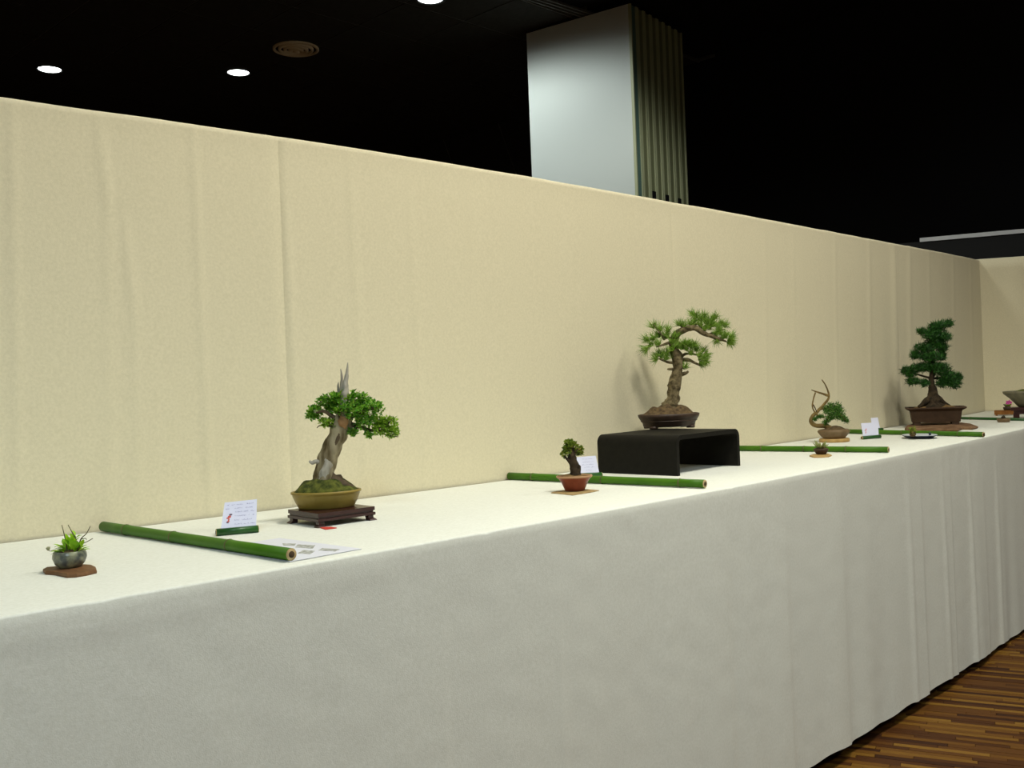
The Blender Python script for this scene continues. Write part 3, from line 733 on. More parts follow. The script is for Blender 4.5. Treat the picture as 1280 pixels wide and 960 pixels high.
for i in (-1, 1):
    for j in (-1, 1):
        c = cS+ex*(i*(sx_/2-.010))+ey*(j*(sy_/2-.010)); m = MB(); V = []
        for (z, s_, o) in [(HS-.018, .017, .001), (.011, .014, -.0015), (.006, .013, -.001), (.003, .017, .001), (0, .018, .0025)]:
            cc_ = c+ex*(i*o)+ey*(j*o)+ZUP*z
            V += [cc_+ex*(a*s_/2)+ey*(b*s_/2) for a, b in ((-1, -1), (1, -1), (1, 1), (-1, 1))]
        m.add(V, [(r*4+k, r*4+(k+1) % 4, r*4+4+(k+1) % 4, r*4+4+k) for r in range(4) for k in range(4)]+[(0, 1, 2, 3), (19, 18, 17, 16)])
        m.build('foot', 'rosewood', st)
pb1 = atz(408.5, 634, TZ+HS); d1_ = dep(pb1); s1 = d1_/F_PX
print('bonsai1', pb1-cS, d1_)
b1 = thing('bonsai_tree', pb1, 'leaning bonsai with a bleached dead top and bright green leaves in an ochre pot', 'bonsai')
ox = (hr*.96+hf*.2).normalized(); oy = Vector((-ox.y, ox.x, 0))
rW = 43.5*s1
MB().lathe(pb1, [(rW*.78, .0), (rW*.80, .003), (rW*.88, 8*s1), (rW*.955, 16*s1), (rW*.96, 18*s1), (rW, 18.6*s1), (rW, 21*s1), (rW*.95, 21.5*s1), (rW*.93, 19*s1), (rW*.92, 16*s1)], 48, 1, .74, ox, oy).build('pot', 'ochrepot', b1)
MB().mound(pb1+ZUP*18.5*s1, rW*.935, 20*s1, 1, .74, ox, oy, rough=.35, seed=5, rings=12, n=40, peak=(-4*s1, 0), power=.8).build('moss', 'moss', b1)
def branch(parent, pts, depth, m_, name='branch', n=10, rough=.2, seed=0, fine=4, cap=True, sq=1.0):
    """pts: (px, py, radius in px, depth offset in px)"""
    sc = depth/F_PX
    P_ = [W(x, y, depth+dd*sc) for (x, y, r, dd) in pts]
    return MB().tube(P_, [p[2]*sc for p in pts], n, rough=rough, fine=fine, seed=seed, cap=cap, squash=sq).build(name, m_, parent)
branch(b1, [(400, 622, 22, 0), (402, 613, 17, 0), (404, 603, 14, 0), (405, 593, 12.6, 0), (409, 575, 12.5, 0), (414.5, 560, 11.6, 0), (421.5, 545, 11.5, 0), (427, 531, 12, 0), (429.5, 520, 10, 0), (430.5, 505, 7.5, 0)], d1_, 'trunk1', 'trunk', 26, .17, 1, 5)
branch(b1, [(402, 604, 7, -6), (406, 590, 7.5, -6.5), (411, 575, 7, -6.5), (414, 566, 4, -7), (416, 560, 1, -8)], d1_, 'deadwood', 'bare_wood_strip', 14, .3, 4, 5)
branch(b1, [(419, 556, 1.5, -9), (422, 548, 2.2, -9.5), (424, 540, 2, -10), (426, 534, 1, -10)], d1_, 'root', 'bark_groove', 8, .3, 14, 5)
branch(b1, [(429.5, 515, 8, 0), (430, 500, 7.6, 0), (431, 487, 6.8, 0), (432.5, 474, 4.4, 0), (434, 463, 2.4, 0), (434.8, 453, .7, 0)], d1_, 'deadwood', 'dead_top', 14, .35, 2, 5, sq=.6)
branch(b1, [(426.5, 495, 3, -1), (427.3, 478, 2.2, -1), (427, 468, 1.3, -1), (425.8, 461, .4, -1)], d1_, 'deadwood', 'dead_splinter', 8, .3, 3)
branch(b1, [(424, 492, 2, 1), (422.6, 483, 1.4, 1), (423.2, 478, .5, 1)], d1_, 'deadwood', 'dead_splinter', 7, .3, 5)
branch(b1, [(402, 578, 3, -6), (395, 577, 2.6, -8), (390, 578.5, 2.2, -9), (386.6, 576, 1.2, -9)], d1_, 'deadwood', 'dead_stub', 8, .35, 6)
branch(b1, [(410, 596, 9, -1), (420, 602, 7.5, -2), (431, 608, 6, -3), (438, 612, 4.5, -2), (443, 616, 2.5, -1)], d1_, 'root', 'surface_root', 12, .6, 7)
branch(b1, [(395, 606, 6, -7), (388, 613, 5, -10), (381, 618, 3, -12), (375, 621, 1.5, -13)], d1_, 'moss', 'surface_root', 10, .35, 8)
MB().blob(W(429, 528, d1_-10*s1), 6.5*s1, 3.4*s1, 7.5*s1, rough=.3, seed=2, dx=hr, dy=hf).build('healed_wound', 'wound', b1)
def z1(x, y): return 380+x/7.385, 440+y/7.385
BR1 = [[(428, 530, 4, 0), (418, 522, 3, -4), (405, 514, 2, -8), (395, 516, 1, -8)], [(430, 520, 3, 0), (416, 508, 2, 6), (406, 501, 1, 8)], [(431, 515, 3, 0), (447, 505, 2, 0), (452, 495, 1, 2)],
       [(432, 522, 4, 0), (448, 517, 3, -4), (462, 511, 2, -6), (474, 509, 1, -6)], [(430, 530, 4.5, 0), (445, 532, 3, 2), (462, 538, 2, 2), (478, 538, 1.5, 2), (490, 540, .8, 2)], [(430, 528, 3, 0), (434, 512, 2, 10), (432, 498, 1, 12)],
       [(424, 535, 2.5, 0), (412, 532, 1.6, -4), (400, 532, .7, -6), (396, 535, .4, -6)], [(470, 537, 1.5, 2), (484, 530, 1, 0), (490, 524, .6, 0)], [(440, 530, 2, 0), (446, 538, 1.2, -4), (441, 541, .6, -4)], [(474, 539, 1.2, 2), (484, 544, .9, -2), (498, 546, .4, -2)]]
for i, b in enumerate(BR1): branch(b1, b, d1_, 'root', 'branch', 7, .25, 10+i)
PADS1 = [(110, 555, 75, 62, 0), (190, 455, 62, 48, 0), (330, 425, 95, 58, 0), (350, 520, 115, 70, -4), (500, 425, 75, 58, 2), (470, 545, 115, 72, -8), (645, 515, 95, 62, -4), (560, 640, 95, 75, -4), (205, 650, 85, 38, -4),
         (450, 745, 38, 32, -6), (700, 715, 80, 55, 0), (790, 665, 72, 62, 0), (815, 745, 62, 48, 0), (600, 765, 28, 26, -3), (62, 595, 35, 22, -2), (400, 450, 90, 70, 12), (260, 520, 80, 60, 8), (560, 490, 90, 60, 10), (270, 430, 60, 40, -6), (690, 640, 70, 45, 2), (300, 690, 40, 25, -4)]
for i, (x, y, rx, ry, dd) in enumerate(PADS1):
    m = MB(); tw = MB(); cx, cy = z1(x, y); D = d1_+dd*s1; nl = int(36+rx*ry/70)
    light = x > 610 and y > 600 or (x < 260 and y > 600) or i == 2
    for (p, d) in pad_pts(cx, cy, rx/7.385, ry/7.385, D, nl, .75, .25):
        for q in range(2):
            dv = (d*.6+rdir(.45)).normalized(); m.leaf(p+rdir()*.0025, dv, R.uniform(.006, .0115), R.uniform(.0045, .0075), .2)
    cpt = W(cx, cy+ry/7.385*.3, D)
    for q in range(5):
        d = rdir(.3); tw.tube([cpt, cpt+Vector((d.x*rx, d.y*rx, d.z*ry))*(s1/7.385*.8)], [.0009, .0004], 4)
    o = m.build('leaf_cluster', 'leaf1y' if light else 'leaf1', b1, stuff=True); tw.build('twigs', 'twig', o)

# ---------------------------------------------------------------- miniature tree in the red pot on a reed mat
mp_ = slab([(689, 615.5), (697, 613.5), (712, 612), (733, 611.2), (748.5, 612.6), (737, 615), (724, 617), (716, 618.3), (707, 617.3)], .0022, 'reed_mat', 'mat', 'thin tan mat under the small red pot', 'mat')
pb2 = T(718.6, 613.4, .0021); d2_ = dep(pb2); s2 = d2_/F_PX
b2 = thing('miniature_tree', pb2, 'miniature tree with a thick dark trunk in a flared red pot', 'bonsai')
rW = 22.6*s2; ox2 = hr; oy2 = hf
MB().lathe(pb2, [(rW*.50, 0), (rW*.53, .001), (rW*.60, 4*s2), (rW*.74, 11*s2), (rW*.86, 15*s2), (rW*.97, 17*s2), (rW, 18.5*s2), (rW*.93, 18.8*s2), (rW*.86, 17*s2)], 40, 1, .85, ox2, oy2).build('pot', 'redpot', b2); pot2 = OBJS[-1]
MB().lathe(pb2, [(rW*.965, 16.8*s2), (rW*1.015, 18.4*s2), (rW*.98, 19.4*s2), (rW*.9, 19.0*s2), (rW*.9, 17.5*s2)], 40, 1, .85, ox2, oy2, cap=False).build('rim', 'redrim', pot2, label='worn pale rim')
MB().mound(pb2+ZUP*17*s2, rW*.9, 4*s2, 1, .85, ox2, oy2, rough=.5, seed=8).build('soil', 'brownsoil', b2)
branch(b2, [(719.3, 597, 8.5, 0), (719.3, 591, 7, 0), (718.6, 584, 6, 0), (716, 577, 5.6, 0), (714.7, 570, 5, 0), (715, 562, 3.6, 0), (714, 556, 1.5, 0)], d2_, 'darkbark', 'trunk', 14, .3, 3)
branch(b2, [(714, 578, 2.2, -2), (709, 574, 1.6, -4), (705.5, 570, 1, -4)], d2_, 'darkbark', 'branch', 7, .3, 4)
branch(b2, [(716, 568, 2.4, 0), (720, 564, 1.6, -2), (725, 560, 1, -2)], d2_, 'darkbark', 'branch', 7, .3, 5)
branch(b2, [(721, 586, 1.6, -3), (724, 582, 1, -5), (726, 584, .5, -5)], d2_, 'darkbark', 'branch', 6, .3, 6)
for (x, y, rx, ry) in [(330, 150, 55, 30), (400, 180, 48, 35), (268, 300, 38, 38), (320, 255, 55, 42), (480, 230, 32, 25), (470, 290, 42, 26), (290, 225, 36, 32), (350, 200, 50, 40), (430, 260, 30, 25)]:
    m = MB()
    for (p, d) in pad_pts(680+x/10.667, 540+y/10.667, rx/10.667, ry/10.667, d2_, 60, .9):
        m.leaf(p, (d*.6+rdir(.4)), R.uniform(.007, .012), R.uniform(.006, .010), .2)
    m.build('leaf_cluster', 'leaf2', b2, stuff=True)

# ---------------------------------------------------------------- black waterfall stand and its pine
bA = T(847, 595.3); bB = T(925.5, 582); bBk = T(750, 590.8)
exb = (bB-bA); wX = exb.length; exb.normalize(); eyb = Vector((-exb.y, exb.x, 0)); wY = (bBk-bA).dot(eyb); HB = 0.122; tb_ = .014; rc = .026
print('blackstand', wX, wY, (bBk-bA).dot(exb))
def arch(inset):
    o = []; w = wX/2-inset; h = HB-inset; r = rc-inset if rc > inset else .002
    o.append((-w, 0)); 
    for k in range(9): a = math.pi-k*math.pi/16; o.append((-w+r+r*math.cos(a), h-r+r*math.sin(a)))
    for k in range(9): a = math.pi/2-k*math.pi/16; o.append((w-r+r*math.cos(a), h-r+r*math.sin(a)))
    o.append((w, 0)); return o
cB = bA+exb*wX/2+eyb*wY/2
bs = MB(); O = arch(0); I = arch(tb_); n = len(O); V = []
for j in (-1, 1):
    for prof in (O, I):
        V += [cB+exb*x+eyb*(j*wY/2)+ZUP*z for x, z in prof]
Fz = []
for k in range(n-1):
    Fz += [(k, 2*n+k, 2*n+k+1, k+1), (n+k, n+k+1, 3*n+k+1, 3*n+k), (k, k+1, n+k+1, n+k), (2*n+k, 3*n+k, 3*n+k+1, 2*n+k+1)]
Fz += [(0, n, 3*n, 2*n), (n-1, 3*n-1, 4*n-1, 2*n-1)]
off_ = cB.copy()
bs.add(V, Fz)
tag(bs.build('display_stand', 'blackstand'), 'low black waterfall stand with rounded corners and open ends', 'stand')
ZB = TZ+HB
pb3 = atz(836.5, 535, ZB); d3_ = dep(pb3); s3 = d3_/F_PX
print('pine2', (pb3-cB).dot(exb), (pb3-cB).dot(eyb), d3_)
b3 = thing('bonsai_tree', pb3, 'pine bonsai with a sweeping top branch in a dark oval pot on the black stand', 'bonsai')
rW = 39*s3; ox = (hr*.98+hf*.15).normalized(); oy = Vector((-ox.y, ox.x, 0))
f0 = 2.2*s3
MB().lathe(pb3, [(rW*.78, f0), (rW*.84, f0+1*s3), (rW*.86, f0+5*s3), (rW*.93, f0+9*s3), (rW*.99, f0+12.5*s3), (rW, f0+15.5*s3), (rW*.95, f0+16*s3), (rW*.92, f0+13*s3)], 48, 1, .74, ox, oy).build('pot', 'darkpot', b3); pot3 = OBJS[-1]
MB().lathe(pb3, [(rW*.86, f0+6*s3), (rW*.915, f0+6.6*s3), (rW*.915, f0+7.6*s3), (rW*.89, f0+8*s3)], 48, 1, .74, ox, oy, cap=False).build('band', 'darkpot', pot3)
for a_ in (35, 145, 215, 325):
    a_ = math.radians(a_); c = pb3+ox*(math.cos(a_)*rW*.74)+oy*(math.sin(a_)*rW*.74*.74)
    MB().lathe(c, [(5*s3, 0), (5.6*s3, 1.5*s3), (5*s3, f0+1.4*s3)], 12).build('foot', 'darkpot', pot3)
MB().mound(pb3+ZUP*(f0+13*s3), rW*.925, 15*s3, 1, .74, ox, oy, rough=.3, seed=12, rings=12, n=40, peak=(2*s3, 0)).build('soil', 'soil', b3)
branch(b3, [(837.5, 512, 12, 0), (838.5, 507, 10, 0), (840.3, 500, 8, 0), (842, 488, 7, 0), (844.3, 477.5, 7.8, 0), (846.8, 464, 6.4, 0), (847.4, 453, 7, 0), (844, 441, 6.2, 0), (841.8, 430, 6, 0), (845, 419.5, 4.8, 0), (855.5, 411.5, 4, -3), (868, 409.5, 3.5, -6), (879, 416, 3, -8), (894.8, 422, 2.2, -8), (908, 427, 1.2, -8)], d3_, 'pinebark', 'trunk', 16, .3, 6, 5)
def z4(x, y): return 800+x/7.385, 380+y/7.385
def br4(pts, r1, r2, dd, seed):
    n = len(pts); branch(b3, [(*z4(x, y), r1+(r2-r1)*i/(n-1), dd*i/(n-1)) for i, (x, y) in enumerate(pts)], d3_, 'pinebark', 'branch', 7, .3, seed)
for i, (pts, r1, r2, dd) in enumerate([([(320, 340), (230, 370), (150, 395)], 2.4, .9, -8), ([(310, 330), (220, 290), (150, 270)], 2, .8, 8), ([(230, 330), (180, 260), (120, 190)], 1.2, .5, 0), ([(320, 545), (250, 535), (180, 505)], 2.4, .9, -4),
                                       ([(350, 520), (440, 515), (510, 545), (560, 570)], 3, 1, -6), ([(360, 500), (430, 460), (540, 470)], 2.4, 1, 6), ([(340, 350), (400, 370), (470, 380)], 2, .8, -8), ([(480, 215), (540, 160), (510, 80)], 1.8, .6, 4), ([(560, 230), (640, 190), (720, 190)], 2, .8, 8),
                                       ([(340, 605), (290, 600), (255, 602)], 2.4, 1.2, -5), ([(380, 650), (420, 640), (445, 622)], 3.2, 1.2, -5), ([(430, 220), (380, 205), (350, 180)], 1.6, .8, -4), ([(640, 280), (720, 250), (790, 230)], 1.6, .6, -2)]):
    br4(pts, r1, r2, dd, 30+i)
TUFT3 = [(250, 300, 90, 0), (185, 240, 95, 2), (130, 320, 150, -4), (110, 375, 175, -6), (170, 375, 120, -6), (225, 320, 90, 4), (75, 335, 150, -3), (130, 215, 110, 6), (255, 250, 80, 0), (60, 410, 215, -6), (170, 300, 110, 4), (290, 350, 60, -6),
         (200, 490, 100, -3), (155, 510, 160, -4), (245, 470, 80, 0), (235, 505, 60, -4), (180, 470, 120, 3),
         (365, 190, 120, -4), (400, 200, 60, -4), (520, 120, 110, 4), (490, 95, 140, 4), (500, 160, 100, 2), (590, 120, 90, 4), (620, 180, 90, 0), (660, 150, 80, 6), (700, 200, 60, 0), (740, 185, 40, 8), (560, 200, 110, -4), (640, 225, 80, -6), (590, 235, 60, -6), (690, 130, 75, 4), (780, 200, 20, 6), (600, 165, 80, 8), (670, 200, 80, -6), (560, 150, 90, 0), (720, 235, 60, -4), (470, 190, 90, -4),
         (740, 270, 50, -6), (785, 300, 40, -8), (825, 325, 10, -8), (815, 345, -50, -8), (840, 300, 50, -6), (700, 280, 80, -8), (760, 310, 70, -8), (830, 345, -20, -8), (700, 330, -70, -8),
         (430, 420, 100, -6), (480, 400, 80, -6), (520, 430, 80, -2), (570, 430, 50, 2), (585, 500, 10, -4), (560, 545, -30, -6), (600, 470, 20, 2), (470, 460, 90, -6), (385, 410, 110, -6), (420, 370, 80, -8), (540, 480, 40, -5), (550, 510, 0, -6), (500, 390, 60, -6), (600, 530, -20, -6), (450, 380, 100, -8), (330, 300, 90, -6), (340, 390, 60, -8), (300, 420, 120, -8), (410, 590, 60, -5)]
for i, (x, y, a_, dd) in enumerate(TUFT3):
    m = MB(); cx, cy = z4(x, y); p = W(cx, cy, d3_+dd*s3); a_ = math.radians(a_)
    ax_ = hr*math.cos(a_)+ZUP*math.sin(a_)+hf*R.uniform(-.5, .5)
    for q in range(60):
        d = (ax_*1.0+rdir()*1.0).normalized(); m.needle(p+rdir()*.006, d, R.uniform(.020, .036)*(1.2 if x < 280 else 1.0), .0021)
    m.build('needle_tuft', 'needle', b3, stuff=True)

# ---------------------------------------------------------------- bent-trunk juniper on a round wood stand
HW = .015
pS4 = T(1043, 552.3); d4s = dep(pS4); s4s = d4s/F_PX
tag(MB().lathe(pS4, [(17.5*s4s, 0), (18.4*s4s, .002), (18.4*s4s, HW-.002), (17.8*s4s, HW)], 36, 1, .95, hr, hf).build('wooden_stand', 'lightwood'), 'low round pale wood stand under the bent-trunk juniper', 'stand')
pb4 = atz(1042.5, 548, TZ+HW); d4_ = dep(pb4); s4 = d4_/F_PX
b4 = thing('bonsai_tree', pb4, 'small juniper with a bent bare trunk looping above a brown bowl', 'bonsai')
rW = 19.8*s4
MB().lathe(pb4, [(rW*.6, 0), (rW*.68, .002), (rW*.84, 4*s4), (rW*.97, 7.5*s4), (rW, 9*s4), (rW*.96, 10.5*s4), (rW*.86, 11.5*s4), (rW*.8, 10.5*s4)], 40, 1, .85, hr, hf).build('bowl', 'olivepot', b4)
MB().mound(pb4+ZUP*10*s4, rW*.86, 5*s4, 1, .85, hr, hf, rough=.4, seed=22).build('soil', 'soil', b4)
def z5(x, y): return 1000+x/8.727, 470+y/8.727
def br5(pts, r1, r2, dd, seed, m_='tanwood', name='branch'):
    n = len(pts); branch(b4, [(*z5(x, y), r1+(r2-r1)*i/(n-1), dd*i/(n-1)) for i, (x, y) in enumerate(pts)], d4_, m_, name, 8, .2, seed)
br5([(330, 570), (280, 545), (200, 545), (150, 530), (118, 490), (135, 440), (180, 400), (220, 355), (270, 300), (308, 250), (316, 205), (300, 150), (270, 85), (238, 40)], 3.3, .6, 0, 1, 'tanwood', 'trunk')
br5([(310, 215), (250, 195), (180, 172), (125, 152)], 1.8, .5, -2, 2)
br5([(168, 180), (150, 240), (135, 320), (150, 375), (200, 435)], 1.0, .8, -2, 3)
br5([(140, 310), (160, 340), (185, 395)], .8, .6, -2, 4, 'twig')
br5([(220, 360), (290, 350), (360, 370), (440, 420), (490, 480)], 1.8, .7, -4, 5)
br5([(260, 540), (290, 500), (310, 450), (340, 400)], 1.6, .7, -3, 6)
br5([(180, 430), (230, 445), (270, 460)], 1, .5, -3, 7)
for (x, y, rx, ry) in [(335, 325, 55, 36), (415, 325, 42, 42), (335, 395, 85, 55), (435, 400, 66, 66), (470, 465, 55, 36), (508, 490, 26, 26), (280, 505, 36, 36), (320, 465, 48, 40), (160, 470, 22, 20), (235, 440, 36, 18), (390, 440, 60, 40), (200, 450, 30, 14), (290, 360, 45, 35), (390, 370, 60, 45)]:
    m = MB()
    for (p, d) in pad_pts(*z5(x, y), rx/8.727, ry/8.727, d4_-2*s4, int(60+rx*ry/17), .8, .15):
        m.needle(p, (d*.5+rdir(.25)), R.uniform(.007, .015), .0027)
    m.build('needle_pad', 'juniper', b4, stuff=True)

# ---------------------------------------------------------------- tiny succulent on a wood slice
slab([(1012, 569), (1016, 567.3), (1026, 566.5), (1036, 566.8), (1039.5, 568.3), (1036, 569.8), (1027, 570.6), (1017, 570.6)], .0055, 'wood_slice', 'lightwood', 'small oval pale wood slice under the tiny succulent pot', 'slab')
pb5 = T(1026.5, 567.8, .0054); d5_ = dep(pb5); s5 = d5_/F_PX
b5 = thing('succulent_plant', pb5, 'tiny spiky succulent in a small brown bowl in front of a bamboo pole', 'plant')
rW = 9.2*s5
MB().lathe(pb5, [(rW*.5, 0), (rW*.62, .001), (rW*.92, 4*s5), (rW, 6*s5), (rW*.92, 7.4*s5), (rW*.85, 7*s5)], 28).build('bowl', 'potbrown', b5)
MB().mound(pb5+ZUP*6.6*s5, rW*.9, 2*s5, rough=.4).build('soil', 'soil', b5)
for i in range(30):
    a_ = R.uniform(0, 6.28); d = Vector((math.cos(a_), math.sin(a_), R.uniform(.5, 1.6))).normalized()
    p = pb5+ZUP*7*s5+Vector((d.x, d.y, 0))*rW*.35
    L_ = R.uniform(7, 12)*s5
    MB().tube([p, p+d*L_*.5, p+d*L_+ZUP*L_*.1], [.0024, .0032, .0004], 5).build('leaf', 'spiky', b5)

# ---------------------------------------------------------------- layered dark pine on a bark slab
slab([(1131.5, 534.6), (1134, 531.5), (1142, 529), (1160, 527.5), (1180, 527), (1200, 527.3), (1213, 528.3), (1222, 532), (1214, 533.9), (1203, 533.6), (1196, 535.8), (1180, 535.4), (1165, 536.3), (1150, 536), (1138, 536.6)], .013, 'bark_slab', 'barkslab', 'rough brown bark slab under the layered dark pine', 'slab', .006)
HP = .0155
pb6 = T(1169.5, 530, HP); d6_ = dep(pb6); s6 = d6_/F_PX
print('pine3', d6_, pb6)
b6 = thing('bonsai_tree', pb6, 'dark green pine bonsai in dense layers in a brown rectangular pot', 'bonsai')
lr, lf = sight(1170); ox = (lr*.996+lf*.06).normalized(); oy = Vector((-ox.y, ox.x, 0)); hw = 30.5*s6; hd = 19*s6
pot = MB(); V = []
prof = [(.86, .86, 3.0), (.90, .88, 3.2), (.96, .96, 16), (.985, .985, 17.5), (1.13, 1.16, 20), (1.13, 1.16, 21.6), (1.0, 1.0, 21.2), (.98, .97, 18)]
for (a, b, z) in prof:
    V += [pb6+ox*(i*hw*a)+oy*(j*hd*b)+ZUP*(z*s6) for i, j in ((-1, -1), (1, -1), (1, 1), (-1, 1))]
pot.add(V, [(r*4+k, r*4+(k+1) % 4, r*4+4+(k+1) % 4, r*4+4+k) for r in range(len(prof)-1) for k in range(4)]+[(3, 2, 1, 0), tuple(range(4*len(prof)-4, 4*len(prof)))])
pot6 = pot.build('pot', 'potbrown', b6)
for i in (-1, 1):
    for j in (-1, 1):
        MB().box(pb6+ox*(i*hw*.72)+oy*(j*hd*.7)+ZUP*1.5*s6, hw*.26, hd*.3, 3.6*s6, ox, oy).build('foot', 'potbrown', pot6)
MB().mound(pb6+ZUP*18*s6, hw*.99, 7*s6, 1, hd/hw*.98, ox, oy, rough=.35, seed=31, sq=6).build('soil', 'brownsoil', b6)
branch(b6, [(1167, 509, 15, 0), (1166.5, 503, 10.5, 0), (1166.7, 497, 7.4, 0), (1166.2, 490, 5.6, 0), (1165, 482, 4, 0), (1164, 472, 3, 0), (1164.5, 458, 2.5, 0), (1166, 440, 2, 0), (1169, 424, 1.6, 0), (1181, 405, .8, 0)], d6_, 'darkbark', 'trunk', 14, .3, 9)
branch(b6, [(1162, 498, 4, -3), (1155, 504, 3.6, -4), (1148, 509, 1.5, -4)], d6_, 'darkbark', 'surface_root', 8, .3, 2)
branch(b6, [(1171, 497, 4, -3), (1179, 503, 3.4, -4), (1187, 508, 1.5, -4)], d6_, 'darkbark', 'surface_root', 8, .3, 3)
def z7(x, y): return 1110+x/5.647, 390+y/5.647
for i, pts in enumerate([[(308, 470), (240, 450), (150, 425)], [(308, 500), (240, 500), (170, 490)], [(310, 470), (380, 470), (480, 500)], [(310, 420), (380, 400), (430, 400)], [(310, 350), (240, 320), (180, 300)], [(315, 330), (370, 310), (400, 290)], [(325, 230), (270, 160), (220, 140)], [(330, 210), (390, 190), (430, 185)], [(312, 470), (330, 440), (330, 400)]]):
    branch(b6, [(*z7(x, y), 1.6-.5*k, -2*k+i % 3*2) for k, (x, y) in enumerate(pts)], d6_, 'darkbark', 'branch', 6, .2, i)
for i, (x, y, rx, ry, dd) in enumerate([(430, 82, 34, 26, 0), (375, 92, 45, 28, 0), (330, 112, 55, 36, 0), (238, 138, 38, 20, 0), (300, 160, 75, 36, -3), (400, 178, 55, 32, -3), (350, 150, 70, 40, 4), (255, 258, 85, 36, 0), (380, 250, 52, 34, 0), (195, 305, 44, 30, -2), (300, 315, 95, 38, -3), (330, 220, 80, 36, 4), (380, 310, 34, 34, 3),
                                        (130, 415, 42, 28, 0), (220, 395, 75, 30, -2), (300, 385, 90, 36, 3), (370, 400, 80, 44, -2), (420, 455, 80, 44, 0), (500, 462, 28, 30, 0), (470, 508, 52, 36, -3), (180, 490, 62, 24, -3), (262, 505, 30, 24, -3), (390, 500, 56, 34, -2), (160, 440, 50, 22, 0)]):
    m = MB()
    for (p, d) in pad_pts(*z7(x, y), rx/5.647, ry/5.647, d6_+dd*s6, int(130+rx*ry/5.5), .85, .05):
        m.needle(p, (d*.45+rdir(.45)), R.uniform(.013, .025), .0036)
    m.build('needle_pad', 'needled', b6, stuff=True)

# ---------------------------------------------------------------- plate with a tiny accent plant
pP = T(1149.5, 547.6); dP = dep(pP); sP = dP/F_PX
pl = thing('plate', pP, 'shallow oval plate with a white inside and dark blue outside', 'plate')
rW = 20.3*sP
MB().lathe(pP, [(rW*.62, 0), (rW*.66, .001), (rW*.94, .010), (rW, .0135), (rW*.985, .0140)], 40, 1, 1.25, hr, hf).build('body', 'plate_out', pl)
MB().lathe(pP, [(rW*.99, .0139), (rW*.96, .0150), (rW*.80, .0143), (rW*.2, .0141)], 40, 1, 1.25, hr, hf).build('glazed_inside', 'plate_in', pl)
pa_ = T(1141, 545.5, .0145); dPa = dep(pa_); sPa = dPa/F_PX
ac = thing('accent_plant', pa_, 'tiny mossy brown-green plant standing on the dark blue plate', 'plant')
MB().blob(pa_+ZUP*3*sPa, 4*sPa, 3.5*sPa, 3.4*sPa, seed=9, rough=.3).build('root_ball', 'soil', ac)
m = MB()
for (p, d) in pad_pts(1141, 538.5, 4.6, 4.2, dPa, 90, .8, .2): m.leaf(p, d+rdir(.3), R.uniform(.008, .014), .006)
m.build('leaf_cluster', 'leaf2', ac, stuff=True)
pc_ = T(1162.5, 544.2, .0145)
tag(MB().blob(pc_+ZUP*.006, .005, .005, .0075, seed=5).build('pebble', 'plate_out'), 'small dark pebble on the far side of the plate', 'pebble')

# ---------------------------------------------------------------- far corner: board, flower, flared pot on a dark stand
hr, hf = sight(1262)
pq = T(1254.5, 528); dq = dep(pq); sq_ = dq/F_PX
tp = thing('miniature_pot', pq, 'tiny dark plant in a flat olive pot in front of the orange board', 'plant')
MB().lathe(pq, [(6.6*sq_, 0), (7.2*sq_, 1.5*sq_), (8*sq_, 4.2*sq_), (7.4*sq_, 5*sq_), (6.6*sq_, 4.4*sq_)], 28, 1, .8, hr, hf).build('pot', 'olivepot', tp)
MB().mound(pq+ZUP*4*sq_, 7*sq_, 1.4*sq_, 1, .8, hr, hf, rough=.4).build('soil', 'soil', tp)
MB().tube([pq+ZUP*4.5*sq_, pq+ZUP*7*sq_, pq+ZUP*8.4*sq_+hr*sq_], [2.6*sq_, 2*sq_, .8*sq_], 9, rough=.3).build('trunk', 'darkbark', tp)
pw = T(1258, 519.4); dw = dep(pw); sw_ = dw/F_PX
bo = thing('wooden_board', pw, 'thick orange-brown wooden board under the pink flower', 'board')
MB().box(pw+ZUP*3.9*sw_+hf*5*sw_, 27*sw_, 14*sw_, 5.2*sw_, hr, hf).build('plank', 'orangewood', bo)
for i in (-1, 1):
    MB().box(pw+ZUP*.8*sw_+hf*5*sw_+hr*(i*11*sw_), 2.4*sw_, 13*sw_, 1.7*sw_, hr, hf).build('foot', 'orangewood', bo)
pf = pw+ZUP*6.4*sw_+hf*5*sw_+hr*2.5*sw_; df = dep(pf); sf = df/F_PX
flw = thing('flowering_plant', pf, 'pink flower above a small dark pot on the orange board', 'plant')
MB().lathe(pf, [(4.5*sf, 0), (5.5*sf, 1*sf), (6.2*sf, 3.6*sf), (5.4*sf, 4.2*sf), (4.8*sf, 3.4*sf)], 24).build('pot', 'darkpot', flw)
MB().mound(pf+ZUP*3.4*sf, 5.4*sf, 1.5*sf, rough=.4).build('soil', 'soil', flw)
fc = W(1261, 503.8, df)
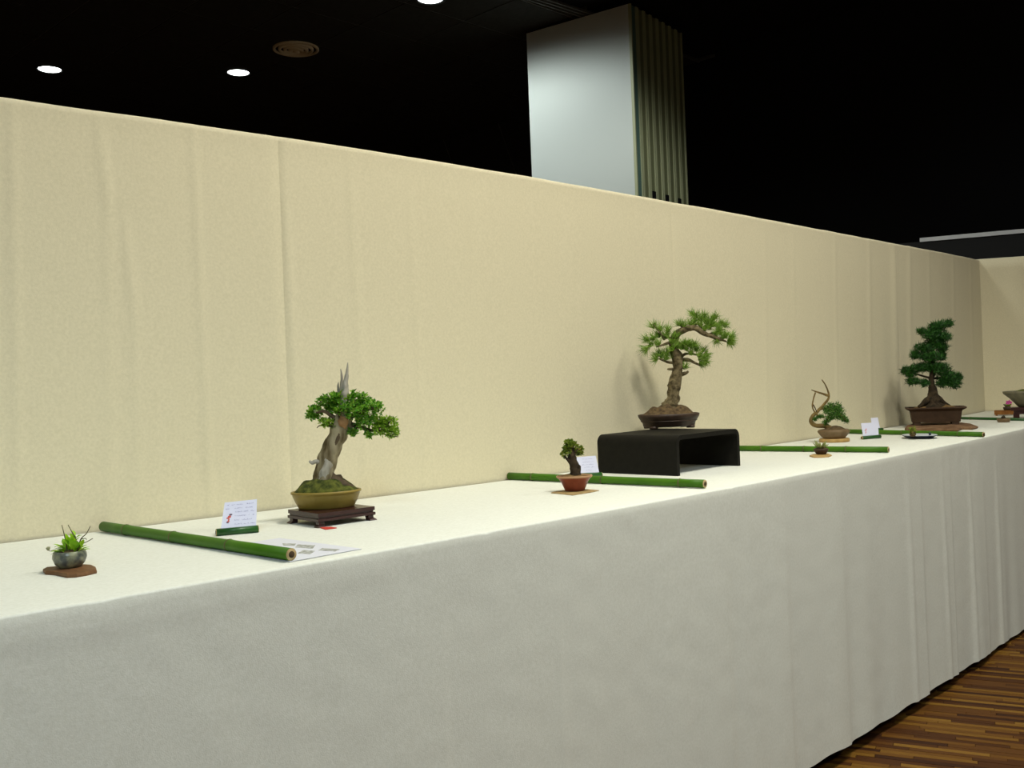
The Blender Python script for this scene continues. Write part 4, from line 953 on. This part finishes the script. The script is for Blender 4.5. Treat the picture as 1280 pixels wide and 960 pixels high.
MB().tube([pf+ZUP*4*sf, pf+ZUP*6*sf+hr*.5*sf, fc], [.6*sf, .5*sf, .4*sf], 6).build('stem', 'stem', flw)
MB().tube([pf+ZUP*4*sf-hr*2*sf, pf+ZUP*7.5*sf-hr*5.2*sf], [.9*sf, .6*sf], 6).build('stem', 'twig', flw)
for k in range(6):
    a_ = k*math.pi/3+.3; d = (hr*math.cos(a_)+ZUP*math.sin(a_)-hf*.25)
    MB().leaf(fc, d, 4.6*sf, 4.0*sf, .15, nn=-hf).build('petal', 'pink', flw)
for k in range(7):
    a_ = R.uniform(0, 6.28)
    MB().leaf(pf+ZUP*4.4*sf, Vector((math.cos(a_), math.sin(a_), .8)), 6*sf, 2.6*sf).build('leaf', 'lime2', flw)
pg_ = T(1290, 524.5) + hf*.05; dg = dep(pg_); sg_ = dg/F_PX
ds = thing('display_stand', pg_, 'dark wooden stand under the grey flared pot in the corner', 'stand')
MB().box(pg_+ZUP*13.5*sg_, 46*sg_, 30*sg_, 4*sg_, hr, hf).build('top_board', 'rosewood', ds)
MB().box(pg_+ZUP*9.5*sg_, 40*sg_, 26*sg_, 5*sg_, hr, hf).build('apron', 'rosewood', ds)
for i in (-1, 1):
    for j in (-1, 1):
        MB().box(pg_+hr*(i*17*sg_)+hf*(j*10*sg_)+ZUP*4*sg_, 7*sg_, 6*sg_, 8*sg_, hr, hf).build('foot', 'rosewood', ds)
pt = pg_+ZUP*15.4*sg_
gp = thing('planter', pt, 'wide grey-olive flared pot on the dark stand in the corner', 'pot')
MB().lathe(pt, [(14*sg_, 0), (16*sg_, 2*sg_), (24*sg_, 11*sg_), (31*sg_, 17*sg_), (32*sg_, 20*sg_), (29*sg_, 20.4*sg_), (27*sg_, 17*sg_)], 44, 1, .75, hr, hf).build('body', 'greypot', gp)
MB().mound(pt+ZUP*16.5*sg_, 28*sg_, 6*sg_, 1, .75, hr, hf, rough=.3).build('moss', 'moss', gp)

# ---------------------------------------------------------------- tidy helper properties
for o in bpy.data.objects:
    if '_o' in o: del o['_o']
